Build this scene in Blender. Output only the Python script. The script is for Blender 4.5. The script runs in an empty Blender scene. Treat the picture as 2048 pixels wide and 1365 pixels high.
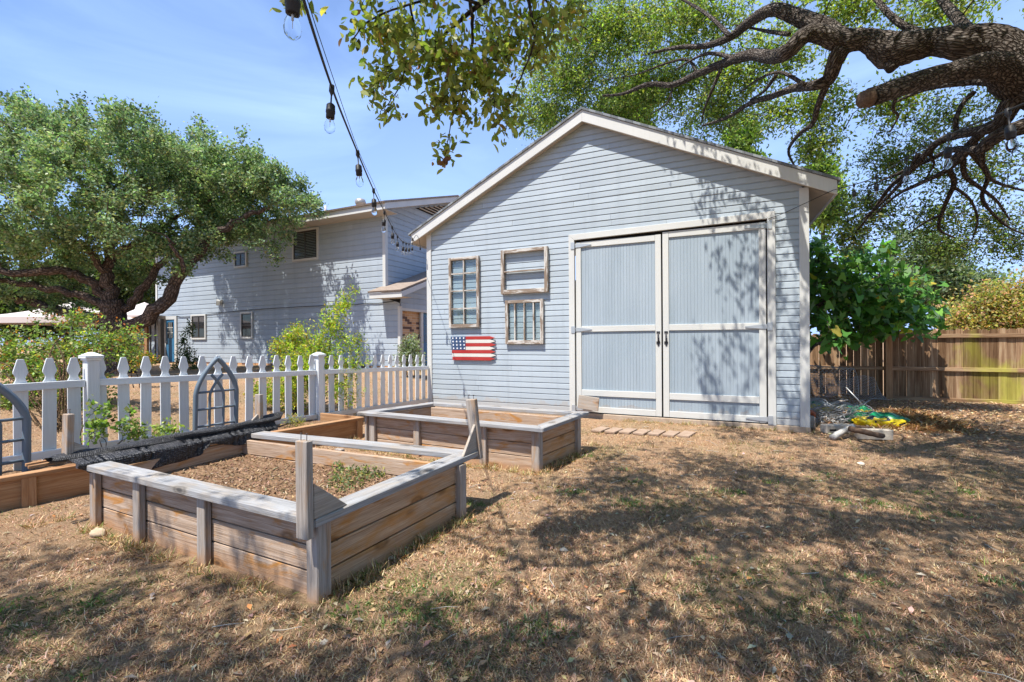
import bpy, math, random
import numpy as np
from mathutils import Vector, Matrix

S = bpy.context.scene
COL = S.collection
rng = np.random.default_rng(7)
random.seed(7)

# ---------------------------------------------------------------- camera, sky, sun, exposure
CAM_H = 1.4
YAW, PITCH, ROLL, FPX = math.radians(24.39), math.radians(-0.09), math.radians(-0.39), 890.0
FW = np.array([-math.sin(YAW)*math.cos(PITCH), math.cos(YAW)*math.cos(PITCH), math.sin(PITCH)])
_rt = np.array([math.cos(YAW), math.sin(YAW), 0.0]); _up = np.cross(_rt, FW)
RT = math.cos(ROLL)*_rt + math.sin(ROLL)*_up
UP = -math.sin(ROLL)*_rt + math.cos(ROLL)*_up
CO = np.array([0.0, 0.0, CAM_H])
cam_d = bpy.data.cameras.new('camera')
cam = bpy.data.objects.new('camera', cam_d); COL.objects.link(cam)
cam_d.sensor_width = 36.0; cam_d.lens = 36.0*FPX/2048.0
cam_d.clip_start = 0.05; cam_d.clip_end = 900.0
cam.matrix_world = Matrix(((RT[0], UP[0], -FW[0], CO[0]), (RT[1], UP[1], -FW[1], CO[1]), (RT[2], UP[2], -FW[2], CO[2]), (0, 0, 0, 1)))
S.camera = cam

SUN = np.array([-0.15, -0.46, 1.0]); SUN /= np.linalg.norm(SUN)     # towards the sun
SUN_EL = math.asin(SUN[2]); SUN_AZ = math.atan2(SUN[0], SUN[1])       # azimuth clockwise from +Y
w = bpy.data.worlds.new('World'); S.world = w; w.use_nodes = True
nt = w.node_tree; bg = nt.nodes['Background']
sky = nt.nodes.new('ShaderNodeTexSky'); sky.sky_type = 'NISHITA'; sky.sun_disc = False
sky.sun_elevation = SUN_EL; sky.sun_rotation = SUN_AZ
sky.air_density = 1.0; sky.dust_density = 0.6; sky.ozone_density = 2.2
tc = nt.nodes.new('ShaderNodeTexCoord'); mp = nt.nodes.new('ShaderNodeMapping')
mp.inputs['Scale'].default_value = (1.2, 1.2, 4.2); mp.inputs['Rotation'].default_value = (0.25, 0.1, 0.7)
nz = nt.nodes.new('ShaderNodeTexNoise'); nz.inputs['Scale'].default_value = 1.5; nz.inputs['Detail'].default_value = 7; nz.inputs['Roughness'].default_value = 0.55
nz.inputs['Distortion'].default_value = 0.6
rp = nt.nodes.new('ShaderNodeValToRGB'); rp.color_ramp.elements[0].position = 0.44; rp.color_ramp.elements[1].position = 0.80
rp.color_ramp.elements[1].color = (0.55, 0.55, 0.55, 1)
mx = nt.nodes.new('ShaderNodeMixRGB'); mx.inputs[2].default_value = (3.7, 5.4, 9.2, 1)
tint = nt.nodes.new('ShaderNodeMixRGB'); tint.blend_type = 'MULTIPLY'; tint.inputs[0].default_value = 1.0; tint.inputs[2].default_value = (0.84, 1.02, 1.30, 1)
nt.links.new(tc.outputs['Generated'], mp.inputs[0]); nt.links.new(mp.outputs[0], nz.inputs['Vector'])
nt.links.new(nz.outputs['Fac'], rp.inputs[0])
# haze added to the northern sky so the visible half looks brighter
sx = nt.nodes.new('ShaderNodeSeparateXYZ'); nt.links.new(tc.outputs['Generated'], sx.inputs[0])
north = nt.nodes.new('ShaderNodeMapRange'); north.inputs[1].default_value = -0.1; north.inputs[2].default_value = 0.75; north.inputs[3].default_value = 0.05; north.inputs[4].default_value = 0.46
nt.links.new(sx.outputs[1], north.inputs[0])
low = nt.nodes.new('ShaderNodeMapRange'); low.inputs[1].default_value = 0.62; low.inputs[2].default_value = 0.08; low.inputs[3].default_value = 0.55; low.inputs[4].default_value = 1.95
nt.links.new(sx.outputs[2], low.inputs[0])
hm = nt.nodes.new('ShaderNodeMath'); hm.operation = 'MULTIPLY'; nt.links.new(north.outputs[0], hm.inputs[0]); nt.links.new(low.outputs[0], hm.inputs[1])
ha = nt.nodes.new('ShaderNodeMath'); ha.operation = 'ADD'; ha.use_clamp = True; nt.links.new(hm.outputs[0], ha.inputs[0]); nt.links.new(rp.outputs[0], ha.inputs[1])
nt.links.new(ha.outputs[0], mx.inputs[0])
nt.links.new(sky.outputs[0], tint.inputs[1]); nt.links.new(tint.outputs[0], mx.inputs[1]); nt.links.new(mx.outputs[0], bg.inputs[0])
bg.inputs[1].default_value = 0.097
sd = bpy.data.lights.new('sun', 'SUN'); sd.energy = 5.0; sd.angle = math.radians(0.53); sd.color = (1.0, 0.95, 0.86)
so = bpy.data.objects.new('sun', sd); COL.objects.link(so); so.location = (0, -5, 12)
so.rotation_euler = Vector(-SUN).to_track_quat('-Z', 'Y').to_euler()
S.view_settings.view_transform = 'Standard'; S.view_settings.look = 'None'; S.view_settings.gamma = 1.0
S.view_settings.use_curve_mapping = False; S.view_settings.exposure = 0.80
S.cycles.max_bounces = 7; S.cycles.diffuse_bounces = 3; S.cycles.transparent_max_bounces = 8; S.cycles.transmission_bounces = 6

def P(px, py, depth):
    """point of the scene seen at a place of the photograph (2048 x 1365), at a distance along the view axis"""
    return CO + (FW + RT*(px-1024)/FPX - UP*(py-682.5)/FPX)*depth
def PY(px, py, Y):
    v = FW + RT*(px-1024)/FPX - UP*(py-682.5)/FPX; return CO + v*Y/v[1]
def proj(X):
    q = np.asarray(X, float)-CO; z = q@FW
    return np.stack([1024+FPX*(q@RT)/z, 682.5-FPX*(q@UP)/z, z], -1)

# ---------------------------------------------------------------- materials
MATS = {}
def mat_base(name, col=(.5, .5, .5), rough=.7, metallic=0., spec=.3):
    m = bpy.data.materials.new(name); m.use_nodes = True; MATS[name] = m
    b = m.node_tree.nodes['Principled BSDF']
    b.inputs['Base Color'].default_value = (*col, 1); b.inputs['Roughness'].default_value = rough
    b.inputs['Metallic'].default_value = metallic; b.inputs['Specular IOR Level'].default_value = spec
    return m, m.node_tree, b
def N(t, kind, **kw):
    n = t.nodes.new(kind)
    for k, v in kw.items():
        if k in n.inputs: n.inputs[k].default_value = v
        else: setattr(n, k, v)
    return n
def L(t, a, b): t.links.new(a, b)
def ramp(t, fac, stops):
    r = t.nodes.new('ShaderNodeValToRGB'); e = r.color_ramp.elements
    while len(e) < len(stops): e.new(0.5)
    for i, (p, c) in enumerate(stops):
        e[i].position = p; e[i].color = (*c, 1) if len(c) == 3 else c
    L(t, fac, r.inputs[0]); return r
def mixc(t, fac, a, b, mode='MIX'):
    m = t.nodes.new('ShaderNodeMixRGB'); m.blend_type = mode
    for i, v in ((0, fac), (1, a), (2, b)):
        if isinstance(v, (int, float)): m.inputs[i].default_value = v
        elif isinstance(v, tuple): m.inputs[i].default_value = (*v, 1)
        else: L(t, v, m.inputs[i])
    return m.outputs[0]
def bump(t, b, h, strength=.3, dist=.01):
    n = N(t, 'ShaderNodeBump'); n.inputs['Strength'].default_value = strength; n.inputs['Distance'].default_value = dist
    L(t, h, n.inputs['Height']); L(t, n.outputs[0], b.inputs['Normal']); return n
def coords(t, attr=None, scale=(1, 1, 1), which='Object'):
    mpn = N(t, 'ShaderNodeMapping'); mpn.inputs['Scale'].default_value = scale
    if attr:
        a = N(t, 'ShaderNodeAttribute', attribute_name=attr); L(t, a.outputs['Vector'], mpn.inputs[0])
    else:
        c = N(t, 'ShaderNodeTexCoord'); L(t, c.outputs[which], mpn.inputs[0])
    return mpn.outputs[0]
def noise(t, vec, scale, detail=4, rough=.55, dist=0.):
    n = N(t, 'ShaderNodeTexNoise'); n.inputs['Scale'].default_value = scale; n.inputs['Detail'].default_value = detail
    n.inputs['Roughness'].default_value = rough; n.inputs['Distortion'].default_value = dist
    L(t, vec, n.inputs['Vector']); return n.outputs['Fac']

def wood_mat(name, c_dark, c_mid, c_light, stain=None, stain_at=.6, stain_w=.15, knots=True, rough=.85, grain=1.0, dirt=None):
    m, t, b = mat_base(name, rough=rough, spec=.15)
    g = noise(t, coords(t, 'wc', (1.4, 36, 36)), 1.0, 7, .72, .5)
    f = noise(t, coords(t, 'wc', (4, 190, 190)), 1.0, 4, .65)
    col = ramp(t, g, [(.28, c_dark), (.5, c_mid), (.72, c_light)]).outputs[0]
    col = mixc(t, .42, col, ramp(t, f, [(.34, c_dark), (.66, c_light)]).outputs[0])
    if stain:
        s = noise(t, coords(t, 'wc', (2.4, 8, 8)), 1.0, 5, .65, 1.2)
        sr = ramp(t, s, [(stain_at-stain_w, (0, 0, 0)), (stain_at+stain_w, (1, 1, 1))]).outputs[0]
        col = mixc(t, sr, col, mixc(t, mixc(t, .5, g, f), tuple(x*.30 for x in stain), tuple(min(1, x*1.75) for x in stain)))
    if dirt:
        a = N(t, 'ShaderNodeTexCoord'); sp = N(t, 'ShaderNodeSeparateXYZ'); L(t, a.outputs['Object'], sp.inputs[0])
        nn = noise(t, a.outputs['Object'], 9, 3)
        ad = N(t, 'ShaderNodeMath', operation='MULTIPLY_ADD'); ad.inputs[1].default_value = .16; L(t, nn, ad.inputs[0]); ad.inputs[2].default_value = -.08
        a2 = N(t, 'ShaderNodeMath', operation='ADD'); L(t, sp.outputs['Z'], a2.inputs[0]); L(t, ad.outputs[0], a2.inputs[1])
        dr = ramp(t, a2.outputs[0], [(0.0, (.75, .75, .75)), (.11, (0, 0, 0))]).outputs[0]
        col = mixc(t, dr, col, dirt)
    h = mixc(t, .5, g, f)
    if knots:
        v = N(t, 'ShaderNodeTexVoronoi'); v.inputs['Scale'].default_value = 1.0
        L(t, coords(t, 'wc', (2.6, 5.5, 5.5)), v.inputs['Vector'])
        if stain:
            wob = noise(t, coords(t, 'wc', (5, 22, 22)), 1.0, 4, .7); wa = N(t, 'ShaderNodeMath', operation='MULTIPLY_ADD'); L(t, wob, wa.inputs[0]); wa.inputs[1].default_value = .9; L(t, v.outputs['Distance'], wa.inputs[2])
            hl = ramp(t, wa.outputs[0], [(.56, (.75, .75, .75)), (.80, (0, 0, 0))]).outputs[0]
            col = mixc(t, hl, col, mixc(t, g, tuple(x*.35 for x in stain), tuple(min(1, x*1.5) for x in stain)))
        kr = ramp(t, v.outputs['Distance'], [(.06, (.9, .9, .9)), (.11, (.35, .35, .35)), (.15, (.6, .6, .6)), (.22, (0, 0, 0))]).outputs[0]
        col = mixc(t, kr, col, tuple(x*.6 for x in c_dark))
    L(t, col, b.inputs['Base Color']); bump(t, b, h, .6*grain, .006)
    return m
wood_mat('bed_wood', (.15, .085, .05), (.42, .285, .19), (.61, .50, .41), stain=(.40, .19, .06), stain_at=.60, stain_w=.06, dirt=(.42, .23, .12), grain=1.6)
wood_mat('bed_side_wood', (.20, .105, .05), (.45, .295, .18), (.63, .465, .32), stain=(.44, .21, .065), stain_at=.56, stain_w=.12, dirt=(.42, .23, .12), grain=1.6)
wood_mat('cap_wood', (.12, .115, .115), (.29, .29, .30), (.46, .465, .48), stain=(.30, .255, .21), stain_at=.60, stain_w=.14, knots=True, grain=1.6)
wood_mat('post_wood', (.13, .105, .09), (.33, .28, .24), (.50, .455, .42), stain=(.36, .22, .12), stain_at=.60, stain_w=.10, knots=False, dirt=(.40, .22, .11), grain=1.6)
wood_mat('new_cedar', (.20, .095, .045), (.40, .225, .115), (.55, .36, .21), stain=(.33, .16, .07), stain_at=.6, stain_w=.2)
wood_mat('plank_wood', (.17, .14, .12), (.36, .31, .26), (.50, .45, .40), stain=(.42, .22, .09), stain_at=.66, stain_w=.1)
wood_mat('bleached_wood', (.20, .17, .14), (.42, .38, .33), (.60, .56, .50), knots=False)
wood_mat('log_bark', (.05, .03, .02), (.12, .075, .05), (.22, .15, .11), knots=False, grain=2)
wood_mat('pale_log', (.22, .2, .18), (.42, .4, .37), (.55, .53, .5), knots=False)

def paint_mat(name, col, col2, rough=.55, scale=3, wear=None, wear_at=.7, streak=.06, attr='wc', graintex=.25, tone=0., splash=None):
    m, t, b = mat_base(name, rough=rough, spec=.35)
    n1 = noise(t, coords(t, None, (.7, .7, .25)), scale, 4)
    c = mixc(t, ramp(t, n1, [(.3, (0, 0, 0)), (.7, (1, 1, 1))]).outputs[0], col, col2)
    n2 = noise(t, coords(t, attr, (3, 60, 60)), 1.0, 3, .6)
    c = mixc(t, streak*2, c, ramp(t, n2, [(.3, tuple(x*.6 for x in col)), (.7, tuple(min(1, x*1.15) for x in col))]).outputs[0])
    if tone:
        pl = N(t, 'ShaderNodeAttribute', attribute_name='tone')
        c = mixc(t, 1.0, c, mixc(t, pl.outputs['Fac'], (1-tone, 1-tone, 1-tone), (1+tone*.5, 1+tone*.5, 1+tone*.5)), 'MULTIPLY')
    if tone:
        vs = noise(t, coords(t, None, (7, 7, .45)), 1.0, 4, .6); c = mixc(t, ramp(t, vs, [(.52, (0, 0, 0)), (.75, (.35, .35, .35))]).outputs[0], c, tuple(x*.72 for x in col))
    if splash:
        tco = N(t, 'ShaderNodeTexCoord'); sp = N(t, 'ShaderNodeSeparateXYZ'); L(t, tco.outputs['Object'], sp.inputs[0])
        ns = noise(t, tco.outputs['Object'], 5, 5, .7); ad = N(t, 'ShaderNodeMath', operation='MULTIPLY_ADD'); L(t, ns, ad.inputs[0]); ad.inputs[1].default_value = -.42; L(t, sp.outputs['Z'], ad.inputs[2])
        c = mixc(t, ramp(t, ad.outputs[0], [(-.0, (.4, .4, .4)), (.03, (.0, .0, .0))]).outputs[0], c, splash)
    if wear:
        n3 = noise(t, coords(t, attr, (2.5, 18, 18)), 1.0, 5, .7)
        c = mixc(t, ramp(t, n3, [(wear_at-.03, (0, 0, 0)), (wear_at+.03, (1, 1, 1))]).outputs[0], c, wear)
    L(t, c, b.inputs['Base Color']); bump(t, b, n2, graintex, .004); return m
paint_mat('siding_paint', (.355, .408, .455), (.395, .448, .495), rough=.5, tone=.10, splash=(.34, .29, .24))
paint_mat('house_paint', (.335, .388, .445), (.375, .428, .485), rough=.55, tone=.08)
paint_mat('trim_paint', (.52, .52, .50), (.575, .575, .555), wear=(.36, .27, .2), wear_at=.80)
paint_mat('door_trim_paint', (.52, .52, .50), (.575, .575, .55), wear=(.34, .25, .19), wear_at=.725)
paint_mat('door_panel_paint', (.29, .352, .405), (.34, .40, .455), rough=.7, streak=.06, tone=.05, splash=(.32, .25, .19))
paint_mat('soffit_paint', (.42, .38, .33), (.47, .43, .38), rough=.8)
paint_mat('fence_white', (.66, .69, .715), (.75, .77, .79), rough=.5, wear=(.46, .43, .38), wear_at=.74, streak=.12, tone=.14, splash=(.40, .33, .25))
paint_mat('old_sash_paint', (.48, .45, .41), (.56, .53, .49), wear=(.22, .165, .125), wear_at=.49, rough=.85, graintex=.8)
paint_mat('flag_red', (.33, .022, .02), (.40, .04, .032), wear=(.3, .1, .08), wear_at=.76, graintex=.5)
paint_mat('flag_white', (.56, .54, .49), (.62, .60, .55), wear=(.5, .42, .33), wear_at=.74, graintex=.5)
paint_mat('flag_blue', (.03, .06, .14), (.045, .085, .18), wear=(.12, .14, .18), wear_at=.72, graintex=.5)
paint_mat('trellis_metal', (.12, .16, .205), (.17, .21, .255), rough=.6, wear=(.2, .2, .2), wear_at=.7)
paint_mat('door_blue', (.035, .15, .29), (.05, .18, .33), rough=.45)
mat_base('hinge_metal', (.42, .45, .48), .5, .5)
mat_base('handle_metal', (.05, .05, .055), .4, .7)
mat_base('nail_metal', (.13, .10, .09), .5, .8)
mat_base('black_rubber', (.015, .015, .017), .55)
mat_base('socket_plastic', (.022, .022, .026), .5)
mat_base('white_star', (.8, .8, .8), .6)
mat_base('dark_frame', (.045, .038, .032), .4)
mat_base('interior_dark', (.02, .018, .017), .9)
mat_base('blind_slat', (.13, .15, .145), .5)
mat_base('bag_green', (.01, .26, .10), .35, 0, .5)
mat_base('bag_yellow', (.72, .55, .01), .35, 0, .5)
mat_base('bag_navy', (.012, .02, .05), .35)
mat_base('terracotta', (.38, .11, .05), .8)
mat_base('wire_metal', (.42, .43, .44), .45, .6)
mat_base('canopy_fabric', (.58, .51, .49), .8)
mat_base('galvanized', (.42, .38, .34), .4, .5)
mat_base('cloth_post', (.08, .08, .09), .6)

def glass_mat():
    m, t, b = mat_base('window_glass', (.02, .023, .027), .06, 0, .6)
    m2, t, b = mat_base('bulb_glass', (1, 1, 1), .02)
    b.inputs['Transmission Weight'].default_value = 1.0; b.inputs['IOR'].default_value = 1.06
    m3, t, b = mat_base('sash_glass', (.85, .9, .92), .03)
    nodes = t.nodes; tr = N(t, 'ShaderNodeBsdfTransparent'); tr.inputs[0].default_value = (.9, .93, .93, 1)
    gl = N(t, 'ShaderNodeBsdfGlossy'); gl.inputs['Roughness'].default_value = .05
    ms = N(t, "ShaderNodeMixShader"); ms.inputs[0].default_value = .05; L(t, tr.outputs[0], ms.inputs[1]); L(t, gl.outputs[0], ms.inputs[2])
    L(t, ms.outputs[0], nodes['Material Output'].inputs[0])
glass_mat()

def shingles(name, c1, c2):
    m, t, b = mat_base(name, rough=.95, spec=.1)
    v = coords(t, 'wc', (1, 1, 1))
    br = N(t, 'ShaderNodeTexBrick'); br.inputs['Scale'].default_value = 1.0
    br.inputs['Color1'].default_value = (*c1, 1); br.inputs['Color2'].default_value = (*c2, 1); br.inputs['Mortar'].default_value = (*(x*.45 for x in c1), 1)
    br.inputs['Brick Width'].default_value = .3; br.inputs['Row Height'].default_value = .14; br.inputs['Mortar Size'].default_value = .008
    L(t, v, br.inputs['Vector']); n = noise(t, v, 60, 3)
    L(t, mixc(t, .35, br.outputs['Color'], ramp(t, n, [(.3, tuple(x*.6 for x in c1)), (.7, tuple(x*1.4 for x in c2))]).outputs[0]), b.inputs['Base Color'])
    bump(t, b, n, .5, .01)
shingles('house_shingle', (.24, .19, .155), (.31, .25, .205))
shingles('shed_shingle', (.20, .22, .24), (.26, .28, .30))
shingles('pink_shingle', (.40, .22, .18), (.48, .28, .23))

m, t, b = mat_base('brick', rough=.9)
v = coords(t, 'wc', (1, 1, 1)); br = N(t, 'ShaderNodeTexBrick')
br.inputs['Scale'].default_value = 1.0; br.inputs['Brick Width'].default_value = .26; br.inputs['Row Height'].default_value = .09; br.inputs['Mortar Size'].default_value = .007
br.inputs['Color1'].default_value = (.46, .24, .11, 1); br.inputs['Color2'].default_value = (.60, .40, .24, 1); br.inputs['Mortar'].default_value = (.56, .47, .38, 1)
L(t, v, br.inputs['Vector'])
vo = N(t, 'ShaderNodeTexBrick'); vo.inputs['Scale'].default_value = 1.0; vo.inputs['Brick Width'].default_value = .26; vo.inputs['Row Height'].default_value = .09; vo.inputs['Mortar Size'].default_value = 0.0
vo.inputs['Color1'].default_value = (0, 0, 0, 1); vo.inputs['Color2'].default_value = (1, 1, 1, 1); vo.inputs['Bias'].default_value = 0.0
L(t, v, vo.inputs['Vector'])
dk = ramp(t, vo.outputs['Color'], [(.70, (0, 0, 0)), (.74, (1, 1, 1))]).outputs[0]
L(t, mixc(t, dk, br.outputs['Color'], (.13, .075, .06)), b.inputs['Base Color']); bump(t, b, br.outputs['Fac'], -.4, .01)

def stone_mat(name, c1, c2, scale=14):
    m, t, b = mat_base(name, rough=.95, spec=.1); v = coords(t, None)
    n = noise(t, v, scale, 6, .65); n2 = noise(t, v, scale*7, 3)
    L(t, mixc(t, .3, ramp(t, n, [(.3, c1), (.7, c2)]).outputs[0], ramp(t, n2, [(.3, c1), (.7, c2)]).outputs[0]), b.inputs['Base Color'])
    bump(t, b, mixc(t, .5, n, n2), .6, .01)
stone_mat('concrete', (.30, .22, .155), (.46, .37, .29), 5)
stone_mat('paver', (.26, .18, .13), (.38, .285, .22), 9)
stone_mat('limestone', (.46, .38, .28), (.62, .55, .45), 14)
stone_mat('tan_stone', (.36, .26, .17), (.52, .41, .29), 12)
stone_mat('cement_block', (.40, .33, .26), (.55, .49, .41), 12)

def soil_mat():
    m, t, b = mat_base('soil', rough=1, spec=.05); v = coords(t, None)
    n = noise(t, v, 16, 8, .7); vo = N(t, 'ShaderNodeTexVoronoi'); vo.inputs['Scale'].default_value = 38; L(t, v, vo.inputs['Vector'])
    c = ramp(t, n, [(.25, (.10, .06, .035)), (.5, (.22, .135, .08)), (.72, (.34, .23, .145))]).outputs[0]
    L(t, mixc(t, .4, c, ramp(t, vo.outputs['Distance'], [(.1, (.34, .22, .14)), (.6, (.11, .065, .04))]).outputs[0]), b.inputs['Base Color'])
    bump(t, b, mixc(t, .5, n, vo.outputs['Distance']), 1, .03)
soil_mat()

def ground_mat():
    m, t, b = mat_base('ground_dry_grass', rough=1, spec=.04); v = coords(t, None)
    big = noise(t, v, .55, 4, .6, .4); mid = noise(t, v, 3.2, 5, .65, .3); fine = noise(t, v, 55, 6, .75, 1.2); vfine = noise(t, v, 190, 4, .7, .8)
    c = ramp(t, fine, [(.30, (.10, .060, .040)), (.43, (.28, .175, .108)), (.56, (.49, .33, .21)), (.70, (.70, .525, .36))]).outputs[0]
    c = mixc(t, .35, c, ramp(t, vfine, [(.3, (.13, .075, .045)), (.7, (.74, .52, .33))]).outputs[0])
    red = ramp(t, mid, [(.45, (0, 0, 0)), (.75, (.55, .55, .55))]).outputs[0]
    c = mixc(t, red, c, (.50, .275, .14))
    gr = ramp(t, big, [(.50, (0, 0, 0)), (.72, (.45, .45, .45))]).outputs[0]
    c = mixc(t, gr, c, mixc(t, fine, (.08, .082, .035), (.26, .245, .115)))
    vo = N(t, 'ShaderNodeTexVoronoi'); vo.inputs['Scale'].default_value = 24; L(t, v, vo.inputs['Vector'])
    lv = ramp(t, vo.outputs['Distance'], [(.10, (.5, .5, .5)), (.2, (0, 0, 0))]).outputs[0]
    c = mixc(t, lv, c, mixc(t, vo.outputs['Color'], (.22, .13, .08), (.40, .30, .21)))
    L(t, c, b.inputs['Base Color']); bump(t, b, mixc(t, .5, fine, vfine), 1, .035)
ground_mat()

def cloth_mat():
    m, t, b = mat_base('shade_cloth', (.012, .012, .014), .55, 0, .5); v = coords(t, 'wc', (1, 1, 1))
    wv = N(t, 'ShaderNodeTexWave', wave_type='BANDS', bands_direction='X'); wv.inputs['Scale'].default_value = 26; wv.inputs['Distortion'].default_value = 2; L(t, v, wv.inputs['Vector'])
    w2 = N(t, 'ShaderNodeTexWave', wave_type='BANDS', bands_direction='Y'); w2.inputs['Scale'].default_value = 20; w2.inputs['Distortion'].default_value = 1; L(t, v, w2.inputs['Vector'])
    h = mixc(t, 1.0, wv.outputs['Fac'], w2.outputs['Fac'], 'MULTIPLY')
    gn = noise(t, coords(t, 'wc', (60, 150, 1)), 1.0, 2, .6)  # pale flecks in the colour imitate glints on the weave
    L(t, mixc(t, ramp(t, gn, [(.55, (0, 0, 0)), (.66, (1, 1, 1))]).outputs[0], ramp(t, h, [(.3, (.006, .006, .008)), (.9, (.06, .06, .07))]).outputs[0], (.17, .17, .18)), b.inputs['Base Color']); bump(t, b, h, 1, .006)
cloth_mat()

def privacy_mat():
    m, t, b = mat_base('privacy_wood', rough=.95, spec=.08)
    g = noise(t, coords(t, 'wc', (1.2, 26, 26)), 1.0, 5, .65, .3)
    c = ramp(t, g, [(.28, (.095, .054, .031)), (.5, (.265, .165, .10)), (.72, (.43, .32, .21))]).outputs[0]
    o = coords(t, None, (1, 1, .55)); al = noise(t, o, 1.3, 4, .6, .3)
    tcx = N(t, 'ShaderNodeTexCoord'); sxx = N(t, 'ShaderNodeSeparateXYZ'); L(t, tcx.outputs['Object'], sxx.inputs[0])
    mr1 = N(t, 'ShaderNodeMapRange', interpolation_type='SMOOTHSTEP'); L(t, sxx.outputs['X'], mr1.inputs[0]); mr1.inputs[1].default_value = 3.6; mr1.inputs[2].default_value = 4.9; mr1.inputs[3].default_value = -.14; mr1.inputs[4].default_value = .005
    ad0 = N(t, 'ShaderNodeMath', operation='ADD'); L(t, al, ad0.inputs[0]); L(t, mr1.outputs[0], ad0.inputs[1]); al = ad0.outputs[0]
    ar = ramp(t, al, [(.49, (0, 0, 0)), (.62, (.8, .8, .8))]).outputs[0]
    c = mixc(t, ar, c, mixc(t, g, (.20, .19, .035), (.50, .48, .10)))
    pl = N(t, 'ShaderNodeAttribute', attribute_name='tone')
    c = mixc(t, .85, c, mixc(t, pl.outputs['Fac'], (.42, .36, .29), (1.35, 1.35, 1.3)), 'MULTIPLY')
    L(t, c, b.inputs['Base Color']); bump(t, b, g, .6, .006)
privacy_mat()

def bark_mat(name, c1, c2, c3, scale=16):
    m, t, b = mat_base(name, rough=.95, spec=.1); v = coords(t, 'wc', (1, 1, 1))
    vo = N(t, 'ShaderNodeTexVoronoi', feature='DISTANCE_TO_EDGE'); vo.inputs['Scale'].default_value = scale*2.1
    dn = N(t, 'ShaderNodeTexNoise'); dn.inputs['Scale'].default_value = 9; dn.inputs['Detail'].default_value = 3; L(t, v, dn.inputs['Vector'])
    vv = mixc(t, .10, v, dn.outputs['Color']); L(t, vv, vo.inputs['Vector'])
    n = noise(t, v, 7, 6, .7); n2 = noise(t, v, 60, 3, .6)
    crack = ramp(t, vo.outputs['Distance'], [(.0, (0, 0, 0)), (.10, (.5, .5, .5)), (.3, (1, 1, 1))]).outputs[0]
    c = ramp(t, n, [(.3, c1), (.55, c2), (.75, c3)]).outputs[0]
    c = mixc(t, .4, c, ramp(t, n2, [(.3, c1), (.7, c3)]).outputs[0])
    c = mixc(t, crack, tuple(x*.55 for x in c1), c)
    L(t, c, b.inputs['Base Color']); bump(t, b, mixc(t, .25, crack, n2), 1.0, .03)
bark_mat('oak_bark', (.055, .04, .032), (.125, .097, .08), (.36, .335, .315), 19)
bark_mat('dark_bark', (.065, .045, .035), (.16, .115, .09), (.32, .26, .22), 9)
bark_mat('twig_bark', (.06, .045, .036), (.11, .085, .07), (.18, .145, .12), 30)
bark_mat('red_cane', (.12, .075, .04), (.2, .13, .07), (.3, .2, .12), 30)

def leaf_mat(name, transl=.35, rough=.5, spec=.35, tl=(1.5, 1.75, .6)):
    m, t, b = mat_base(name, rough=rough, spec=spec)
    a = N(t, 'ShaderNodeAttribute', attribute_name='col'); L(t, a.outputs['Color'], b.inputs['Base Color'])
    tr = N(t, 'ShaderNodeBsdfTranslucent')
    L(t, mixc(t, 1.0, a.outputs['Color'], tl, 'MULTIPLY'), tr.inputs[0])
    ms = N(t, 'ShaderNodeMixShader'); ms.inputs[0].default_value = transl
    L(t, b.outputs[0], ms.inputs[1]); L(t, tr.outputs[0], ms.inputs[2]); L(t, ms.outputs[0], t.nodes['Material Output'].inputs[0])
leaf_mat('leaf', .42); leaf_mat('straw', .15, .8, .1, (1.15, 1.0, .8)); leaf_mat('shiny_leaf', .38, .5, .28); leaf_mat('oak_leaf', .36, .5, .25, (1.25, 1.45, .8))

# ---------------------------------------------------------------- object helpers
def props(o, label=None, cat=None, group=None, kind=None):
    for k, v in (('label', label), ('category', cat), ('group', group), ('kind', kind)):
        if v: o[k] = v
    return o
def thing(name, label, cat, loc=(0, 0, 0), group=None):
    o = bpy.data.objects.new(name, None); COL.objects.link(o); o.location = loc; o.empty_display_size = .1
    return props(o, label, cat, group)
def link(name, me, mat, parent=None, smooth=False, bevel=0):
    o = bpy.data.objects.new(name, me); COL.objects.link(o)
    for mm in (mat if isinstance(mat, (list, tuple)) else [mat]): me.materials.append(MATS[mm])
    if parent is not None:
        o.parent = parent
        o.matrix_parent_inverse = parent_world(parent).inverted()
    if smooth: me.polygons.foreach_set('use_smooth', np.ones(len(me.polygons), bool))
    if bevel:
        bv = o.modifiers.new('bevel', 'BEVEL'); bv.width = bevel; bv.segments = 1; bv.limit_method = 'ANGLE'; bv.angle_limit = math.radians(40)
    return o
def parent_world(p):
    m = Matrix.Translation(p.location) @ p.rotation_euler.to_matrix().to_4x4()
    if p.parent is not None: return parent_world(p.parent) @ p.matrix_parent_inverse @ m
    return m

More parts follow.
